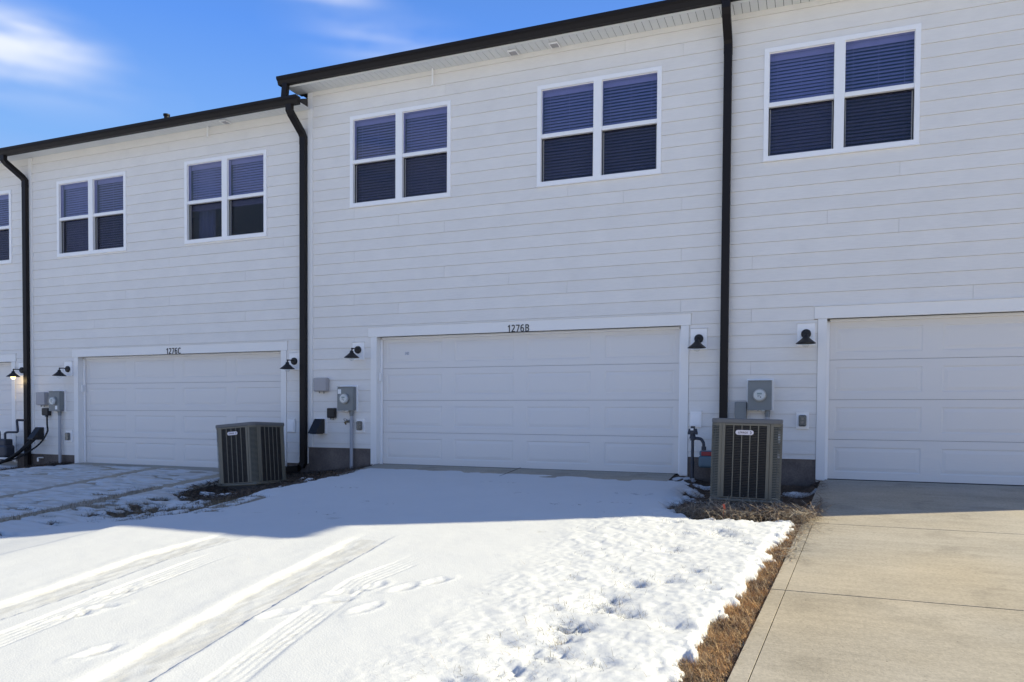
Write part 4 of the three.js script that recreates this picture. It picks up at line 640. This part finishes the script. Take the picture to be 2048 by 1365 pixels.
{ // blades pricking through the thin snow
  const L = [], kinds = [[0.12, 0.11, 0.07], [0.20, 0.17, 0.10], [0.07, 0.07, 0.05], [0.28, 0.20, 0.12]];
  for (const [px, pz, r, k] of pits) { const n = Math.round(k * 2600); for (let i = 0; i < n; i++) { const a = rr(0, 6.283), d = r * 1.7 * Math.sqrt(rnd()), x = px + Math.cos(a) * d, z = pz + Math.sin(a) * d; if (x > edgeX(z)) continue; L.push({ x, y: terrain(x, z) + Math.max(0, snowT(x, z)) * rr(0.3, 0.95), z, h: rr(0, 6.283), p: rr(0.1, 1.2), l: rr(0.03, 0.085), w: rr(0.0016, 0.0032), k: rr(-0.7, 0.1), seg: 3, taper: true, c: vary(kinds[Math.floor(rnd() * 4)], 0.3) }); } }
  for (let i = 0; i < 420; i++) { const x = rr(-2.1, -0.4), z = rr(2.9, 7.8); if (x > edgeX(z)) continue; L.push({ x, y: terrain(x, z) + Math.max(0, snowT(x, z)) * 0.9, z, h: rr(0, 6.283), p: rr(0, 1.0), l: rr(0.02, 0.07), w: 0.0022, k: rr(-0.5, 0.1), seg: 3, taper: true, c: vary(kinds[Math.floor(rnd() * 4)], 0.3) }); }
  for (let i = 0; i < 26000; i++) { const x = rr(-9.8, -6.2), z = rr(1.9, 4.5), t = snowT(x, z); if (t > 0.008 || t < -0.2) continue; if (polySD(x, z, bareBC) < -0.15) continue; L.push({ x, y: terrain(x, z) - 0.004, z, h: rr(0, 6.283), p: rr(0.2, 1.3), l: rr(0.03, 0.07), w: rr(0.003, 0.005), k: rr(-0.6, 0.1), seg: 2, taper: true, c: vary([[0.26, 0.20, 0.13], [0.20, 0.15, 0.09], [0.16, 0.14, 0.09]][i % 3], 0.3) }); }
  for (const [cx, cz, n] of [[-4.6, 3.2, 8], [-5.6, 2.4, 6], [-3.3, 2.2, 6], [-2.6, 2.7, 8], [-4.9, 3.9, 7], [-3.9, 1.4, 5], [-6.1, 4.1, 8], [-1.9, 1.9, 12], [-2.1, 2.5, 8]]) for (let i = 0; i < n; i++) { const x = cx + rr(-0.28, 0.28), z = cz + rr(-0.07, 0.07); L.push({ x, y: terrain(x, z) + snowT(x, z) + 0.002, z, h: rr(-0.5, 0.5), p: rr(0, 0.25), l: rr(0.02, 0.06), w: rr(0.004, 0.010), k: rr(-0.3, 0), seg: 2, c: vary([0.10, 0.075, 0.055], 0.3) }); }
  stuff('grass_blades', L, 'loose dry grass blades poking through the thin snow', 'grass');
}
{ // shredded bark in the bed left of 1276B
  const L = []; for (let i = 0; i < 16000; i++) { const cd = i % 6 === 0, x = cd ? rr(-15.2, -13.6) : rr(-9.0, -6.4), z = cd ? rr(0.02, 0.9) : rr(0.02, 3.0); if (polySD(x, z, cd ? bareCD : bareBC) > 0.03 || snowT(x, z) > 0.01) continue; if (x > -6.6 && z < 0.3) continue; L.push({ x, y: terrain(x, z) + rr(-0.004, 0.02), z, h: rr(0, 6.283), p: rr(-0.2, 0.5), l: rr(0.03, 0.11), w: rr(0.004, 0.012), k: rr(-0.3, 0.1), t: rr(-0.3, 0.3), seg: 2, c: vary([[0.085, 0.058, 0.04], [0.055, 0.04, 0.03], [0.13, 0.09, 0.06]][i % 3], 0.3) }); }
  stuff('bark_mulch', L, 'dark shredded bark mulch round the leaning cooling unit', 'mulch');
}
{ const t = thing('marker_flag', 'small orange-red marker stuck in the pine straw', 'marker', [-0.80, terrain(-0.8, 2.72), 2.72]); part(t, 'stake', cyl(0.004, 0.004, 0.10, 8).translate(-0.80, terrain(-0.8, 2.72) + 0.03 + 0.05, 2.72), M.flag); part(t, 'tape', new THREE.BoxGeometry(0.022, 0.055, 0.006).rotateZ(0.2).translate(-0.795, terrain(-0.8, 2.72) + 0.03 + 0.115, 2.724), M.flag); }

scene.traverse((o) => { if (o.isMesh) { o.castShadow = true; o.receiveShadow = true; } });
renderer.render(scene, camera);
